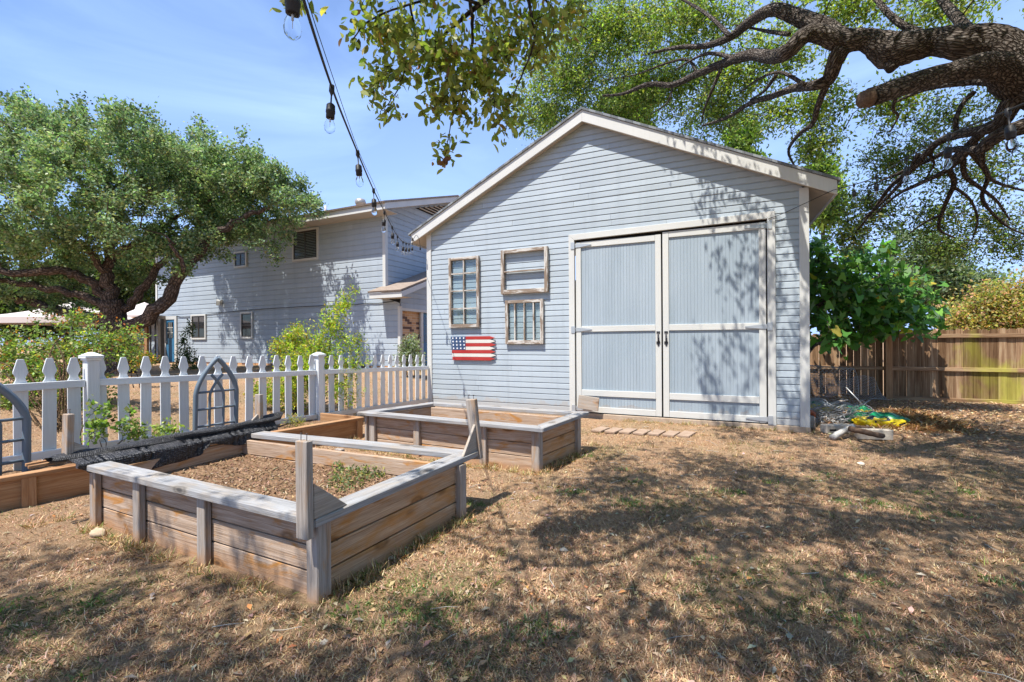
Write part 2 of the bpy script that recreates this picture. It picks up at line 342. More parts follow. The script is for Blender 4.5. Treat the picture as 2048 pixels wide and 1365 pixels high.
class MB:
    """collects boxes and prisms (world coordinates) with a wood-grain coordinate, links them as one mesh"""
    def __init__(s): s.v = []; s.f = []; s.wc = []; s.tone = []; s.mi = []
    def add(s, vs, fs, wc, mi=0):
        o = len(s.v); tn = random.random()
        s.v += [tuple(map(float, x)) for x in vs]; s.f += [tuple(o+i for i in f) for f in fs]; s.wc += [tuple(map(float, x)) for x in wc]
        s.tone += [tn]*len(vs); s.mi += [mi]*len(fs)
    def obox(s, c, ax, ay, az, lx, ly, lz, mi=0, taper=1.0):
        """box about c with unit axes; grain along ax"""
        c, ax, ay, az = (np.asarray(q, float) for q in (c, ax, ay, az)); off = np.array([random.random()*40 for _ in range(3)])
        vs, wc = [], []
        for i in (-.5, .5):
            for j in (-.5, .5):
                for k in (-.5, .5):
                    vs.append(c+ax*lx*i+ay*ly*j+az*lz*k); wc.append(off+np.array([lx*i, ly*j, lz*k]))
        s.add(vs, [(0, 1, 3, 2), (4, 6, 7, 5), (0, 4, 5, 1), (2, 3, 7, 6), (0, 2, 6, 4), (1, 5, 7, 3)], wc, mi)
    def box(s, x0, x1, y0, y1, z0, z1, grain='x', mi=0):
        c = ((x0+x1)/2, (y0+y1)/2, (z0+z1)/2); X, Y, Z = (1, 0, 0), (0, 1, 0), (0, 0, 1); lx, ly, lz = abs(x1-x0), abs(y1-y0), abs(z1-z0)
        if grain == 'x': s.obox(c, X, Y, Z, lx, ly, lz, mi)
        elif grain == 'y': s.obox(c, Y, (-1, 0, 0), Z, ly, lx, lz, mi)
        else: s.obox(c, Z, X, Y, lz, lx, ly, mi)
    def beam(s, a, b, wid, thick, up=(0, 0, 1), mi=0):
        """board from a to b (centre line), wid across, thick along up"""
        a, b = np.asarray(a, float), np.asarray(b, float); ax = b-a; l = np.linalg.norm(ax); ax /= l
        ay = np.cross(up, ax); ay /= np.linalg.norm(ay); az = np.cross(ax, ay)
        s.obox((a+b)/2, ax, ay, az, l, wid, thick, mi)
    def prism(s, poly, n, mi=0, grain=0):
        """planar polygon (3-D points, in order) extruded along n; grain coordinate along edge `grain` """
        poly = [np.asarray(q, float) for q in poly]; n = np.asarray(n, float); k = len(poly)
        g = poly[(grain+1) % k]-poly[grain]; g /= np.linalg.norm(g); nn = n/np.linalg.norm(n); a2 = np.cross(nn, g); off = np.array([random.random()*40 for _ in range(3)])
        vs = poly+[q+n for q in poly]; wc = [off+np.array([(q-poly[0])@g, (q-poly[0])@a2, (q-poly[0])@nn]) for q in vs]
        ctr = sum(poly)/k; nrm = sum((np.cross(poly[i]-ctr, poly[(i+1) % k]-ctr) for i in range(k)))
        f0, f1 = tuple(range(k)), tuple(range(k, 2*k))
        sides = [(i, (i+1) % k, k+(i+1) % k, k+i) for i in range(k)]
        if nrm@n > 0: fs = [f0[::-1], f1]+sides
        else: fs = [f0, f1[::-1]]+[q[::-1] for q in sides]
        s.add(vs, fs, wc, mi)
    def quad(s, pts, wc=None, mi=0):
        pts = [np.asarray(q, float) for q in pts]
        if wc is None:
            g = pts[1]-pts[0]; g /= np.linalg.norm(g); h = pts[-1]-pts[0]; h = h-g*(h@g); h /= np.linalg.norm(h)
            wc = [((q-pts[0])@g, (q-pts[0])@h, 0) for q in pts]
        s.add(pts, [tuple(range(len(pts)))], wc, mi)
    def build(s, name, mat, parent=None, bevel=0, smooth=False):
        me = bpy.data.meshes.new(name); me.from_pydata(s.v, [], s.f)
        a = me.attributes.new('wc', 'FLOAT_VECTOR', 'POINT'); a.data.foreach_set('vector', np.array(s.wc, np.float32).ravel())
        a = me.attributes.new('tone', 'FLOAT', 'POINT'); a.data.foreach_set('value', np.array(s.tone, np.float32))
        me.polygons.foreach_set('material_index', s.mi); me.update()
        return link(name, me, mat, parent, smooth, bevel)

def np_mesh(name, V, Fq, mat, parent=None, col=None, wc=None, smooth=False, mi=None):
    """fast mesh from numpy: V (n,3), Fq (m,k) all faces of k corners"""
    V = np.asarray(V, np.float32); Fq = np.asarray(Fq, np.int32); m_, k = Fq.shape
    me = bpy.data.meshes.new(name)
    me.vertices.add(len(V)); me.vertices.foreach_set('co', V.ravel())
    me.loops.add(m_*k); me.loops.foreach_set('vertex_index', Fq.ravel())
    me.polygons.add(m_); me.polygons.foreach_set('loop_start', np.arange(0, m_*k, k, dtype=np.int32))
    if mi is not None: me.polygons.foreach_set('material_index', mi)
    if col is not None:
        a = me.attributes.new('col', 'FLOAT_COLOR', 'POINT'); a.data.foreach_set('color', np.concatenate([col, np.ones((len(col), 1))], 1).astype(np.float32).ravel())
    if wc is not None:
        a = me.attributes.new('wc', 'FLOAT_VECTOR', 'POINT'); a.data.foreach_set('vector', np.asarray(wc, np.float32).ravel())
    me.update(calc_edges=True)
    return link(name, me, mat, parent, smooth)

class Tubes:
    def __init__(s): s.V = []; s.F = []; s.W = []; s.n = 0
    def add(s, pts, rad, sides=6, wob=0., cap=True):
        pts = np.asarray(pts, float); n = len(pts); rad = np.broadcast_to(np.asarray(rad, float), (n,))
        tg = np.gradient(pts, axis=0); tg /= np.linalg.norm(tg, axis=1, keepdims=True)+1e-12
        ref = np.array([0, 0, 1.]) if abs(tg[0][2]) < .9 else np.array([1., 0, 0])
        u = np.cross(tg[0], ref); u /= np.linalg.norm(u); us = []
        for i in range(n):
            u = u-tg[i]*(u@tg[i]); u /= np.linalg.norm(u)+1e-12; us.append(u)
        us = np.array(us); vs = np.cross(tg, us)
        a = np.arange(sides)*2*math.pi/sides
        r = rad[:, None]*(1+(wob*(rng.random((n, sides))-.5) if wob else 0))
        ring = pts[:, None]+r[..., None]*(np.cos(a)[None, :, None]*us[:, None]+np.sin(a)[None, :, None]*vs[:, None])
        s.V.append(ring.reshape(-1, 3))
        ln = np.concatenate([[0], np.cumsum(np.linalg.norm(np.diff(pts, axis=0), axis=1))])
        off = rng.random(3)*9
        W = np.stack([np.broadcast_to(ln[:, None]*.40, (n, sides)), np.cos(a)[None]*rad[:, None], np.sin(a)[None]*rad[:, None]], -1)+off
        s.W.append(W.reshape(-1, 3))
        i = np.arange(n-1)[:, None]*sides; j = np.arange(sides)[None]; j2 = (j+1) % sides
        q = np.stack([i+j, i+j2, i+sides+j2, i+sides+j], -1).reshape(-1, 4)+s.n
        s.F.append(q); s.n += n*sides
        if cap:
            s.V.append(pts[[0, -1]]); s.W.append(np.zeros((2, 3))+off)
            b0 = s.n; last = s.n-sides; first = s.n-n*sides
            k = np.arange(sides); k2 = (k+1) % sides
            s.F.append(np.stack([np.full(sides, b0), first+k2, first+k, first+k], -1)[:, :])
            s.F.append(np.stack([np.full(sides, b0+1), last+k, last+k2, last+k2], -1))
            s.n += 2
    def build(s, name, mat, parent=None, smooth=True):
        V = np.concatenate(s.V); F = np.concatenate(s.F); W = np.concatenate(s.W)
        tri = F[:, 2] == F[:, 3]
        me = bpy.data.meshes.new(name)
        fq, ft = F[~tri], F[tri][:, :3]
        me.vertices.add(len(V)); me.vertices.foreach_set('co', V.astype(np.float32).ravel())
        li = np.concatenate([fq.ravel(), ft.ravel()]).astype(np.int32)
        me.loops.add(len(li)); me.loops.foreach_set('vertex_index', li)
        st = np.concatenate([np.arange(len(fq))*4, len(fq)*4+np.arange(len(ft))*3]).astype(np.int32)
        me.polygons.add(len(st)); me.polygons.foreach_set('loop_start', st)
        a = me.attributes.new('wc', 'FLOAT_VECTOR', 'POINT'); a.data.foreach_set('vector', W.astype(np.float32).ravel())
        me.update(calc_edges=True)
        return link(name, me, mat, parent, smooth)
def smooth_path(pts, k=6, rad=None):
    """Catmull-Rom through the points (and radii)"""
    pts = np.asarray(pts, float); p = np.concatenate([[2*pts[0]-pts[1]], pts, [2*pts[-1]-pts[-2]]]); out = []; ro = []
    for i in range(1, len(p)-2):
        for t_ in np.linspace(0, 1, k, endpoint=False):
            a, b_, c, d_ = p[i-1], p[i], p[i+1], p[i+2]
            out.append(.5*((2*b_)+(-a+c)*t_+(2*a-5*b_+4*c-d_)*t_**2+(-a+3*b_-3*c+d_)*t_**3))
            if rad is not None: ro.append(rad[i-1]*(1-t_)+rad[i]*t_)
    out.append(pts[-1])
    if rad is not None: return np.array(out), np.array(ro+[rad[-1]])
    return np.array(out)

# leaves: every leaf is a small folded quad pair with its own colour
def unit(a): return a/(np.linalg.norm(a, axis=-1, keepdims=True)+1e-12)
def leaves_arrays(pos, direc, size, aspect=.5, up_bias=.6, fold=.25):
    """pos (n,3) leaf base, direc (n,3) leaf axis; returns verts (n*5... ) as diamond with 4 verts per leaf"""
    n = len(pos); d = unit(direc); size = np.broadcast_to(size, (n,))[:, None]
    nr = unit(rng.normal(size=(n, 3))*(1-up_bias)+np.array([0, 0, 1.])*up_bias)
    sd = unit(np.cross(d, nr)); nn = np.cross(sd, d)
    base = pos; tip = pos+d*size; midp = pos+d*size*.5
    lft = midp+sd*size*aspect*.5+nn*size*fold*aspect*.5; rgt = midp-sd*size*aspect*.5+nn*size*fold*aspect*.5
    return np.stack([base, rgt, tip, lft], 1).reshape(-1, 3)
def leaf_obj(name, pos, direc, size, cols, parent, aspect=.5, up_bias=.6, mat='leaf', fold=.25):
    V = leaves_arrays(pos, direc, size, aspect, up_bias, fold); n = len(pos)
    F = np.arange(4*n).reshape(n, 4)
    return np_mesh(name, V, F, mat, parent, col=np.repeat(cols, 4, 0))
def palette(n, cols, weights=None, var=.25):
    cols = np.asarray(cols, float); k = rng.choice(len(cols), n, p=weights)
    return np.clip(cols[k]*(1+var*rng.normal(size=(n, 1)))*(1+.08*rng.normal(size=(n, 3))), .004, .9)
def grow(nodes, targets, tubes, r_tip=.004, r_base=.012, jit=.08, sides=4, sag=0.):
    """connect every target to the nearest node already grown, adding the path to the nodes"""
    nodes = np.asarray(nodes, float); targets = np.asarray(targets, float)
    d0 = np.array([np.min(np.sum((nodes-q)**2, 1)) for q in targets]); order = np.argsort(d0)
    buf = np.empty((len(nodes)+len(targets)*4, 3)); m_ = len(nodes); buf[:m_] = nodes
    for i in order:
        q = targets[i]; dd = np.sum((buf[:m_]-q)**2, 1); k = int(np.argmin(dd)); a = buf[k]; l = math.sqrt(dd[k])
        if l < .02: continue
        ts = np.array([0, .33, .66, 1.]); path = a+(q-a)*ts[:, None]
        path[1:3] += rng.normal(size=(2, 3))*jit*l; path[1:3, 2] += sag*l
        rr = min(r_base, r_tip+l*.010)
        tubes.add(path, np.linspace(rr, r_tip, 4), sides, 0, False)
        buf[m_:m_+3] = path[1:]; m_ += 3
# ---------------------------------------------------------------- ground
def sstep(t): t = np.clip(t, 0, 1); return t*t*(3-2*t)
def ground_z(x, y):
    x = np.asarray(x, float); y = np.asarray(y, float)
    return .44*sstep((-x-5.3)/4.2)+.012*np.sin(1.7*x+.6*y)*np.cos(1.3*y-.4*x)+.02*np.clip(-y-3, 0, 50)
def patch(x, y, s=1.0, ph=0.):
    """smooth pseudo-random field about 0..1"""
    x = np.asarray(x)*s; y = np.asarray(y)*s
    return .5+.2*np.sin(2.1*x+1.3*y+ph)+.17*np.sin(-1.4*x+2.7*y+2*ph+1)+.13*np.sin(4.3*x-3.1*y+3*ph)
gx_ = np.concatenate([[-320, -160, -90, -60, -45, -36, -30, -26, -22, -19, -17], np.linspace(-15.5, 9, 220), [10, 12, 15, 20, 28, 40, 70, 140, 320]])
gy_ = np.concatenate([[-40, -20, -10, -6, -4], np.linspace(-2.5, 14.5, 180), [15.5, 17, 20, 25, 32, 45, 70, 120, 220, 400]])
X, Y = np.meshgrid(gx_, gy_, indexing='ij'); Z = ground_z(X, Y)
Z += np.where((X > -15) & (X < 8.5) & (Y > -2) & (Y < 14), rng.normal(size=X.shape)*.006, 0)
nx, ny = X.shape; ii = (np.arange(nx-1)[:, None]*ny+np.arange(ny-1)[None]).ravel()
g = np_mesh('ground', np.stack([X, Y, Z], -1).reshape(-1, 3), np.stack([ii, ii+ny, ii+ny+1, ii+1], -1), 'ground_dry_grass', smooth=True)
props(g, 'dry brown grass lawn covering the back yard', 'lawn', kind='structure')

# ---------------------------------------------------------------- clapboard helper
def siding(mb, O_, u, n, e, z0, z1, spans, lap=.016):
    """clapboards on a vertical plane: O_ origin (z=0), u along, n outward; spans(z) -> list of (a,b)"""
    O_, u, n = (np.asarray(q, float) for q in (O_, u, n)); k = 0; z = z0
    while z < z1-.01:
        off = np.array([random.random()*30, random.random()*30, 0])
        prof = [(z+e*.02, lap), (z+e*.80, lap*.72), (z+e*.93, 0.002), (z+e, 0.002), (z+e*1.02, lap)]
        s0, s1 = spans(z), spans(min(z+e, z1-.001)); pieces = []
        for (a0, b0), (a1, b1) in zip(s0, s1 if len(s1) == len(s0) else s0):
            cuts = [c for c in np.arange(-30, 30, 3.66)+random.random()*3.66 if max(a0, a1)+.25 < c < min(b0, b1)-.25]
            A = [(a0, a1)]+[(c+.0012, c+.0012) for c in cuts]; B = [(c-.0012, c-.0012) for c in cuts]+[(b0, b1)]
            pieces += [((x0[0], y0_[0]), (x0[1], y0_[1])) for x0, y0_ in zip(A, B)]
        for (a0, b0), (a1, b1) in pieces:
            if b0-a0 < .02: continue
            jl = (random.random()-.5)*.003; tn_ = random.random(); off = np.array([random.random()*30, random.random()*30, 0])
            for (za, ya), (zb, yb) in zip(prof[:-1], prof[1:]):
                ta, tb = np.clip((za-z)/e, 0, 1), np.clip((zb-z)/e, 0, 1)
                A0, B0 = a0+(a1-a0)*ta, b0+(b1-b0)*ta; A1, B1 = a0+(a1-a0)*tb, b0+(b1-b0)*tb
                pts = [O_+u*A0+n*(ya+jl)+[0, 0, za], O_+u*B0+n*(ya+jl)+[0, 0, za], O_+u*B1+n*(yb+jl)+[0, 0, zb], O_+u*A1+n*(yb+jl)+[0, 0, zb]]
                if np.cross(u, [0, 0, 1.])@n < 0: pts = pts[::-1]; 
                wc = [off+np.array([(q-O_)@u, q[2], 0]) for q in pts]
                mb.add(pts, [(0, 1, 2, 3)], wc); mb.tone[-4:] = [tn_]*4
        z += e

# ---------------------------------------------------------------- shed
SY = 7.853; SXL, SXR, SZB = -5.503, 1.283, .089; XA, ZA, SL = -2.10, 5.26, .489; SYB = SY+7.0
shed = thing('garden_shed', 'pale blue gabled garden shed with tall double doors and cream trim', 'shed', (XA, SY, 0))
def gable(z): return max(0., (ZA+.06-z)/SL)
def shed_spans(z):
    a, b = max(SXL+.05, XA-gable(z)), min(SXR-.05, XA+gable(z))
    return [(a, -2.34), (.80, b)] if z < 3.24 else [(a, b)]
mb = MB(); siding(mb, (0, SY, 0), (1, 0, 0), (0, -1, 0), .1037, SZB, ZA+.02, shed_spans)
for xs in (SXL+.02, SXR-.02): mb.box(xs-.02, xs+.02, SY+.03, SYB, SZB, 3.45, 'y')
mb.box(SXL, SXR, SYB-.04, SYB, SZB, 3.45)
mb.build('wall', 'siding_paint', shed)
mb = MB(); mb.box(SXL-.01, SXR+.02, SY-.035, SYB+.02, -.25, SZB-.004); mb.build('foundation', 'concrete', shed, .01)
for x0, x1 in ((SXL-.012, SXL+.10), (SXR-.112, SXR+.012)):
    mb = MB(); mb.box(x0, x1, SY-.034, SY+.06, SZB-.012, 3.68 if x0 < 0 else 3.64, 'z'); mb.build('corner_trim', 'trim_paint', shed, .003)
FY = SY-.175
def rake(name, pts, mat, y0, dy, parent=shed, bev=.003):
    mb = MB(); mb.prism([(x, y0, z) for x, z in pts], (0, dy, 0)); return mb.build(name, mat, parent, bev)
rake('fascia', [(-5.71, 3.495), (XA, ZA), (XA, ZA+.2), (-5.82, 3.642)], 'trim_paint', FY, .03)
rake('fascia', [(1.61, 3.444), (1.61, 3.644), (XA, ZA+.2), (XA, ZA)], 'trim_paint', FY, .03)
for sx, xe in ((-1, -5.86), (1, 1.65)):                            # roof slopes and the boards under the eaves
    ze = ZA+.2-SL*abs(xe-XA); mb = MB()
    a, b, c, d = (xe, FY-.025, ze+.004), (XA, FY-.025, ZA+.204), (XA, FY-.025, ZA+.245), (xe, FY-.025, ze+.04)
    mb.prism([a, b, c, d], (0, SYB-FY+.3, 0)); 
    # give the top a texture coordinate that runs up the slope
    for k in range(len(mb.v)): x, y, z = mb.v[k]; mb.wc[k] = (y, abs(x-XA)*1.11, 0)
    mb.build('roof', 'shed_shingle', shed)
    mb = MB(); x2 = SXL+.0 if sx < 0 else SXR-.0; xo = xe+.05 if sx < 0 else xe-.05
    z2, zo = ZA-SL*abs(x2-XA), ZA-SL*abs(xo-XA)
    mb.prism([(x2, FY+.032, z2+.03), (xo, FY+.032, zo+.03), (xo, FY+.032, zo+.055), (x2, FY+.032, z2+.055)], (0, SYB-FY, 0)); mb.build('soffit', 'soffit_paint', shed)
    mb = MB(); mb.prism([(xo-.012*sx*0, FY+.032, zo+.0), (xo+.02*sx, FY+.032, zo+.0), (xo+.02*sx, FY+.032, zo+.16), (xo, FY+.032, zo+.16)], (0, SYB-FY, 0)); mb.build('eave_board', 'trim_paint', shed)
# rake soffit strip
mb = MB()
for sx, xe in ((-1, -5.6), (1, 1.55)):
    zz = ZA-SL*abs(xe-XA); mb.prism([(xe, FY+.032, zz+.03), (XA, FY+.032, ZA+.03), (XA, FY+.032, ZA+.05), (xe, FY+.032, zz+.05)], (0, .13, 0))
mb.build('rake_soffit', 'soffit_paint', shed)
# door surround
mb = MB(); mb.prism([(-2.40, SY-.04, .085), (-2.295, SY-.04, .085), (-2.295, SY-.04, 3.205), (-2.40, SY-.04, 3.31)], (0, .06, 0), grain=1)
mb.prism([(-2.40, SY-.04, 3.312), (-2.295, SY-.04, 3.207), (.755, SY-.04, 3.237), (.86, SY-.04, 3.342)], (0, .06, 0), grain=1)
mb.prism([(.86, SY-.04, .075), (.86, SY-.04, 3.34), (.755, SY-.04, 3.235), (.755, SY-.04, .075)], (0, .06, 0), grain=2)
mb.build('door_frame', 'trim_paint', shed, .003)
mb = MB(); mb.box(-2.3, .76, SY+.10, SY+.12, .05, 3.3); mb.box(-2.31, .77, SY-.02, SY+.06, .06, .092); mb.build('dark_backing', 'interior_dark', shed)  # near-black sheet and sill strip stand in for the shade behind the doors
def shed_door(x0, x1, zt, side):
    d = MB(); n = 0; x = x0+.02; yb = SY+.012
    while x < x1-.03:                                                # grooved boards
        wd = min(.052, x1-.02-x); d.box(x+.0011, x+wd-.0011, yb, yb+.02, .115, zt-.02, 'z'); x += wd
    d.box(x0+.01, x1-.01, yb+.012, yb+.03, .115, zt-.015, 'z')
    door = d.build('door', 'door_panel_paint', shed)
    pieces = [('stile', x0, x0+.095, .10, zt, 'z'), ('stile', x1-.095, x1, .10, zt, 'z'), ('rail', x0+.097, x1-.097, zt-.10, zt-.001, 'x'),
              ('rail', x0+.097, x1-.097, 1.545, 1.645, 'x'), ('rail', x0+.097, x1-.097, .395, .50, 'x'), ('rail', x0+.097, x1-.097, .10, .20, 'x')]
    for nm, a, b, c, e_, gr in pieces:
        q = MB(); jit = (random.random()-.5)*.006
        if gr == 'x': q.prism([(a, yb-.022, c+jit), (b, yb-.022, c-jit), (b, yb-.022, e_-jit), (a, yb-.022, e_+jit)], (0, .024, 0))
        else: q.box(a, b, yb-.024, yb, c, e_, 'z')
        q.build(nm, 'door_trim_paint', door, .003)
    for z in (zt-.06, 1.585, .16):                                    # strap hinges
        h = MB(); xh = x0-.012 if side < 0 else x1+.012; s = -side
        h.prism([(xh, yb-.034, z-.035), (xh+.10*s, yb-.034, z-.03), (xh+.30*s, yb-.034, z-.008), (xh+.30*s, yb-.034, z+.008), (xh+.10*s, yb-.034, z+.03), (xh, yb-.034, z+.035)], (0, .008, 0))
        h.box(xh-.07 if side < 0 else xh, xh if side < 0 else xh+.07, SY-.05, SY-.041, z-.06, z+.06, 'z')
        h.build('hinge', 'hinge_metal', door)
    hx_ = x1-.05 if side < 0 else x0+.05
    tb = Tubes(); a_ = np.linspace(0, math.pi, 9)
    tb.add(np.stack([np.full(9, hx_), yb-.028-.045*np.sin(a_), 1.43+.085*np.cos(a_)], -1), .009, 6)
    hd = tb.build('handle', 'handle_metal', door)
    q = MB(); q.box(hx_-.028, hx_+.028, yb-.032, yb-.024, 1.50, 1.535); q.build('handle_plate', 'handle_metal', door)
    q = MB(); q.prism([(hx_+dx, yb-.034, z) for dx, z in ((-.012, 1.29), (.012, 1.29), (.012, 1.325), (.03, 1.325), (.03, 1.365), (.012, 1.365), (.012, 1.42), (-.012, 1.42), (-.012, 1.365), (-.03, 1.365), (-.03, 1.325), (-.012, 1.325))], (0, .010, 0))
    q.build('latch_plate', 'handle_metal', door)
    return door
shed_door(-2.275, -.80, 3.165, -1)
shed_door(-.775, .735, 3.195, 1)

# old sash windows and painted slat flag hung on the shed front
def sash(name, label, x0, x1, z0, z1, vx, hz, fr=.06, th=.045, glass=True):
    t_ = thing(name, label, 'old window', ((x0+x1)/2, SY-.03, z0), 'old window sashes hung on the shed')
    y0 = SY-.036-th; y1 = SY-.022; f = MB()
    f.box(x0, x0+fr, y0, y1, z0, z1, 'z'); f.box(x1-fr, x1, y0, y1, z0, z1, 'z')
    f.box(x0+fr, x1-fr, y0+.002, y1, z1-fr, z1-.002); f.box(x0+fr, x1-fr, y0+.002, y1, z0+.002, z0+fr*1.25)
    f.build('sash_frame', 'old_sash_paint', t_, .003)
    for a in vx:
        q = MB(); q.box(a-.012, a+.012, y0+.008, y1-.006, z0+fr*1.25, z1-fr, 'z'); q.build('muntin', 'old_sash_paint', t_)
    for b_ in hz:
        q = MB(); q.box(x0+fr, x1-fr, y0+.010, y1-.008, b_-.012, b_+.012); q.build('muntin', 'old_sash_paint', t_)
    if glass:
        q = MB(); q.box(x0+fr-.004, x1-fr+.004, y1-.016, y1-.012, z0+fr, z1-fr+.004); q.build('pane', 'sash_glass', t_)
    return t_
sash('old_window', 'narrow weathered eight pane window sash hung left on the shed', -4.945, -4.245, 1.665, 3.09, [-4.595], [2.05, 2.41, 2.76], .055)
sash('old_window', 'wide weathered two light window frame hung beside the shed door', -3.75, -2.79, 2.29, 3.14, [], [2.72], .065, .06, False)
sash('old_window', 'square peeling white window sash with three upright bars', -3.67, -2.89, 1.325, 2.17, [-3.47, -3.275, -3.085], [], .06)
fl = thing('slat_flag', 'red white and blue wooden slat flag with stars on the shed', 'wooden flag', (-4.4, SY-.03, 1.0))
zt = 1.485; sh = (zt-1.0)/7; y0 = SY-.055
for k in range(7):
    z1 = zt-k*sh; z0 = z1-sh+.004; xl = -4.915+.006*k; xr = -4.02+.012*(k % 3); blue = k < 4; xs = -4.565
    q = MB(); q.prism([(xs if blue else xl, y0, z0), (xr, y0, z0), (xr+.11, y0, (z0+z1)/2), (xr, y0, z1), (xs if blue else xl, y0, z1)], (0, .024, 0))
    q.build('slat', 'flag_red' if k % 2 == 0 else 'flag_white', fl, .002)
    if blue:
        q = MB(); q.box(xl, xs-.001, y0, y0+.024, z0, z1); bl = q.build('blue_slat', 'flag_blue', fl, .002)
        for j in range(4):
            cx, cz = xl+.05+j*.085, (z0+z1)/2
            st = [(cx+math.sin(i*math.pi/5)*(.024 if i % 2 == 0 else .010), y0-.003, cz+math.cos(i*math.pi/5)*(.024 if i % 2 == 0 else .010)) for i in range(10)]
            q = MB(); q.prism(st, (0, .0035, 0)); q.build('star', 'white_star', bl)

# ---------------------------------------------------------------- two storey house
HY = 12.5; HX0, HX1, HX2 = -24.48, -10.56, -9.93
EY, EZ = 11.82, 6.04; RY, RZ = 16.5, 7.6; RX = -10.02; LX = -24.9; HS = (RZ-EZ)/(RY-EY)
house = thing('house', 'two storey pale blue clapboard house behind the picket fence', 'house', (-17.5, HY, .4))
mb = MB(); siding(mb, (0, HY, 0), (1, 0, 0), (0, -1, 0), .2, .52, 5.95, lambda z: [(HX0, HX2 if z < 2.9 else HX1)], .02)
mb.box(HX0+.05, HX1-.05, HY+.02, HY+.1, .2, 5.9); mb.box(HX0, HX0+.05, HY+.1, 21, .2, 6.0, 'y')
mb.build('front_wall', 'house_paint', house)
mb = MB(); siding(mb, (HX1, 0, 0), (0, 1, 0), (1, 0, 0), .2, 2.92, 7.5, lambda z: [(HY if z < 5.9 else max(HY, RY-(7.42-z)/HS), min(20.9, RY+max(.05, 7.42-z)/HS))], .02)
mb.box(HX1-.1, HX1-.02, HY+.1, 20.9, .2, 5.9, 'y'); mb.build('gable_wall', 'house_paint', house)
mb = MB(); mb.box(HX0, HX2, HY-.03, HY+.3, -.2, .518); mb.build('foundation', 'brick', house)
mb = MB(); mb.box(HX1-.10, HX1+.03, HY-.045, HY+.1, 2.9, 5.86, 'z'); mb.build('corner_trim', 'trim_paint', house, .004)
mb = MB(); mb.box(HX2-.08, HX2+.03, HY-.045, HY+.08, .5, 2.62, 'z'); mb.build('corner_trim', 'trim_paint', house, .004)
mb = MB(); mb.box(HX0-.03, HX0+.10, HY-.045, HY+.1, .5, 5.86, 'z'); mb.build('corner_trim', 'trim_paint', house, .004)
mb = MB()
for y_e, yr in ((EY-.06, RY), (2*RY-EY+.06, RY)):
    zt_ = EZ+.0-(.06*HS)
    pts = [(LX-.05, y_e, zt_+.005), (RX+.06, y_e, zt_+.005), (RX+.06, yr, RZ+.005), (LX-.05, yr, RZ+.005)]
    nrm = np.array([0, -HS, 1.]) if y_e < yr else np.array([0, HS, 1.]); nrm /= np.linalg.norm(nrm)
    i0 = len(mb.v); mb.prism(pts, tuple(nrm*.06))
    for k in range(i0, len(mb.v)): x, y, z = mb.v[k]; mb.wc[k] = (x, abs(y-yr)*1.05, 0)
roof = mb.build('roof', 'house_shingle', house)
mb = MB(); mb.box(LX, RX, EY, EY+.03, EZ-.21, EZ-.003); mb.build('fascia', 'trim_paint', house)
mb = MB(); mb.prism([(RX, EY, EZ-.21), (RX, EY, EZ-.002), (RX, RY, RZ-.002), (RX, RY, RZ-.21)], (.03, 0, 0), grain=1)
mb.prism([(RX, 2*RY-EY, EZ-.21), (RX, 2*RY-EY, EZ-.002), (RX, RY, RZ-.002), (RX, RY, RZ-.21)], (.03, 0, 0), grain=1); mb.build('rake_board', 'trim_paint', house)
mb = MB(); mb.box(LX+.02, RX-.02, EY+.032, HY+.02, 5.835, 5.855); mb.build('soffit', 'soffit_paint', house)
mb = MB(); mb.prism([(HX1+.02, EY+.05, EZ-.2), (RX-.005, EY+.05, EZ-.2), (RX-.005, RY, RZ-.2), (HX1+.02, RY, RZ-.2)], (0, -.004, .02)); mb.build('rake_soffit', 'soffit_paint', house)
mb = MB()
for k in range(5):
    z = 6.62+k*.115; a = max(14.3, RY-(7.30-z)/HS); mb.box(HX1+.02, HX1+.07, a, 2*RY-a, z, z+.035, 'y')
vent = mb.build('gable_vent', 'soffit_paint', house)
mb = MB(); mb.prism([(HX1+.021, 14.2, 6.56), (HX1+.021, 2*RY-14.2, 6.56), (HX1+.021, RY, 7.28)], (.006, 0, 0)); mb.build('vent_screen', 'interior_dark', vent)
def house_window(px0, py0, px1, py1, blinds, split='v'):
    a, b = PY(px0, py0, HY-.03), PY(px1, py1, HY-.03); x0, x1, z1, z0 = a[0], b[0], a[2], b[2]; yo = HY-.075
    f = MB()
    f.box(x0-.07, x0, yo, HY-.015, z0-.07, z1+.07, 'z'); f.box(x1, x1+.07, yo, HY-.015, z0-.07, z1+.07, 'z'); f.box(x0, x1, yo, HY-.015, z1, z1+.07); f.box(x0, x1, yo, HY-.015, z0-.07, z0)
    wn = f.build('window', 'trim_paint', house)
    q = MB(); fr = .045
    q.box(x0, x0+fr, yo+.015, HY-.02, z0, z1, 'z'); q.box(x1-fr, x1, yo+.015, HY-.02, z0, z1, 'z'); q.box(x0+fr, x1-fr, yo+.015, HY-.02, z1-fr, z1); q.box(x0+fr, x1-fr, yo+.015, HY-.02, z0, z0+fr)
    if split == 'v': q.box((x0+x1)/2-.025, (x0+x1)/2+.025, yo+.012, HY-.02, z0+fr, z1-fr, 'z')
    else: q.box(x0+fr, x1-fr, yo+.012, HY-.02, (z0+z1)/2-.025, (z0+z1)/2+.025)
    q.build('sash', 'dark_frame', wn)
    q = MB(); q.box(x0+fr, x1-fr, HY-.045, HY-.022, z0+fr, z1-fr); q.build('pane', 'window_glass', wn)
    if blinds:
        q = MB(); z = z1-fr-.02
        while z > z0+fr+.03: q.box(x0+fr+.02, x1-fr-.02, HY-.052, HY-.047, z-.028, z-.004); z -= .062
        q.build('blind', 'blind_slat', wn)
house_window(588, 466, 635, 515, True); house_window(471, 508, 492, 531, True)
house_window(385, 633, 411, 676, False); house_window(484, 628, 504, 674, False, 'h')
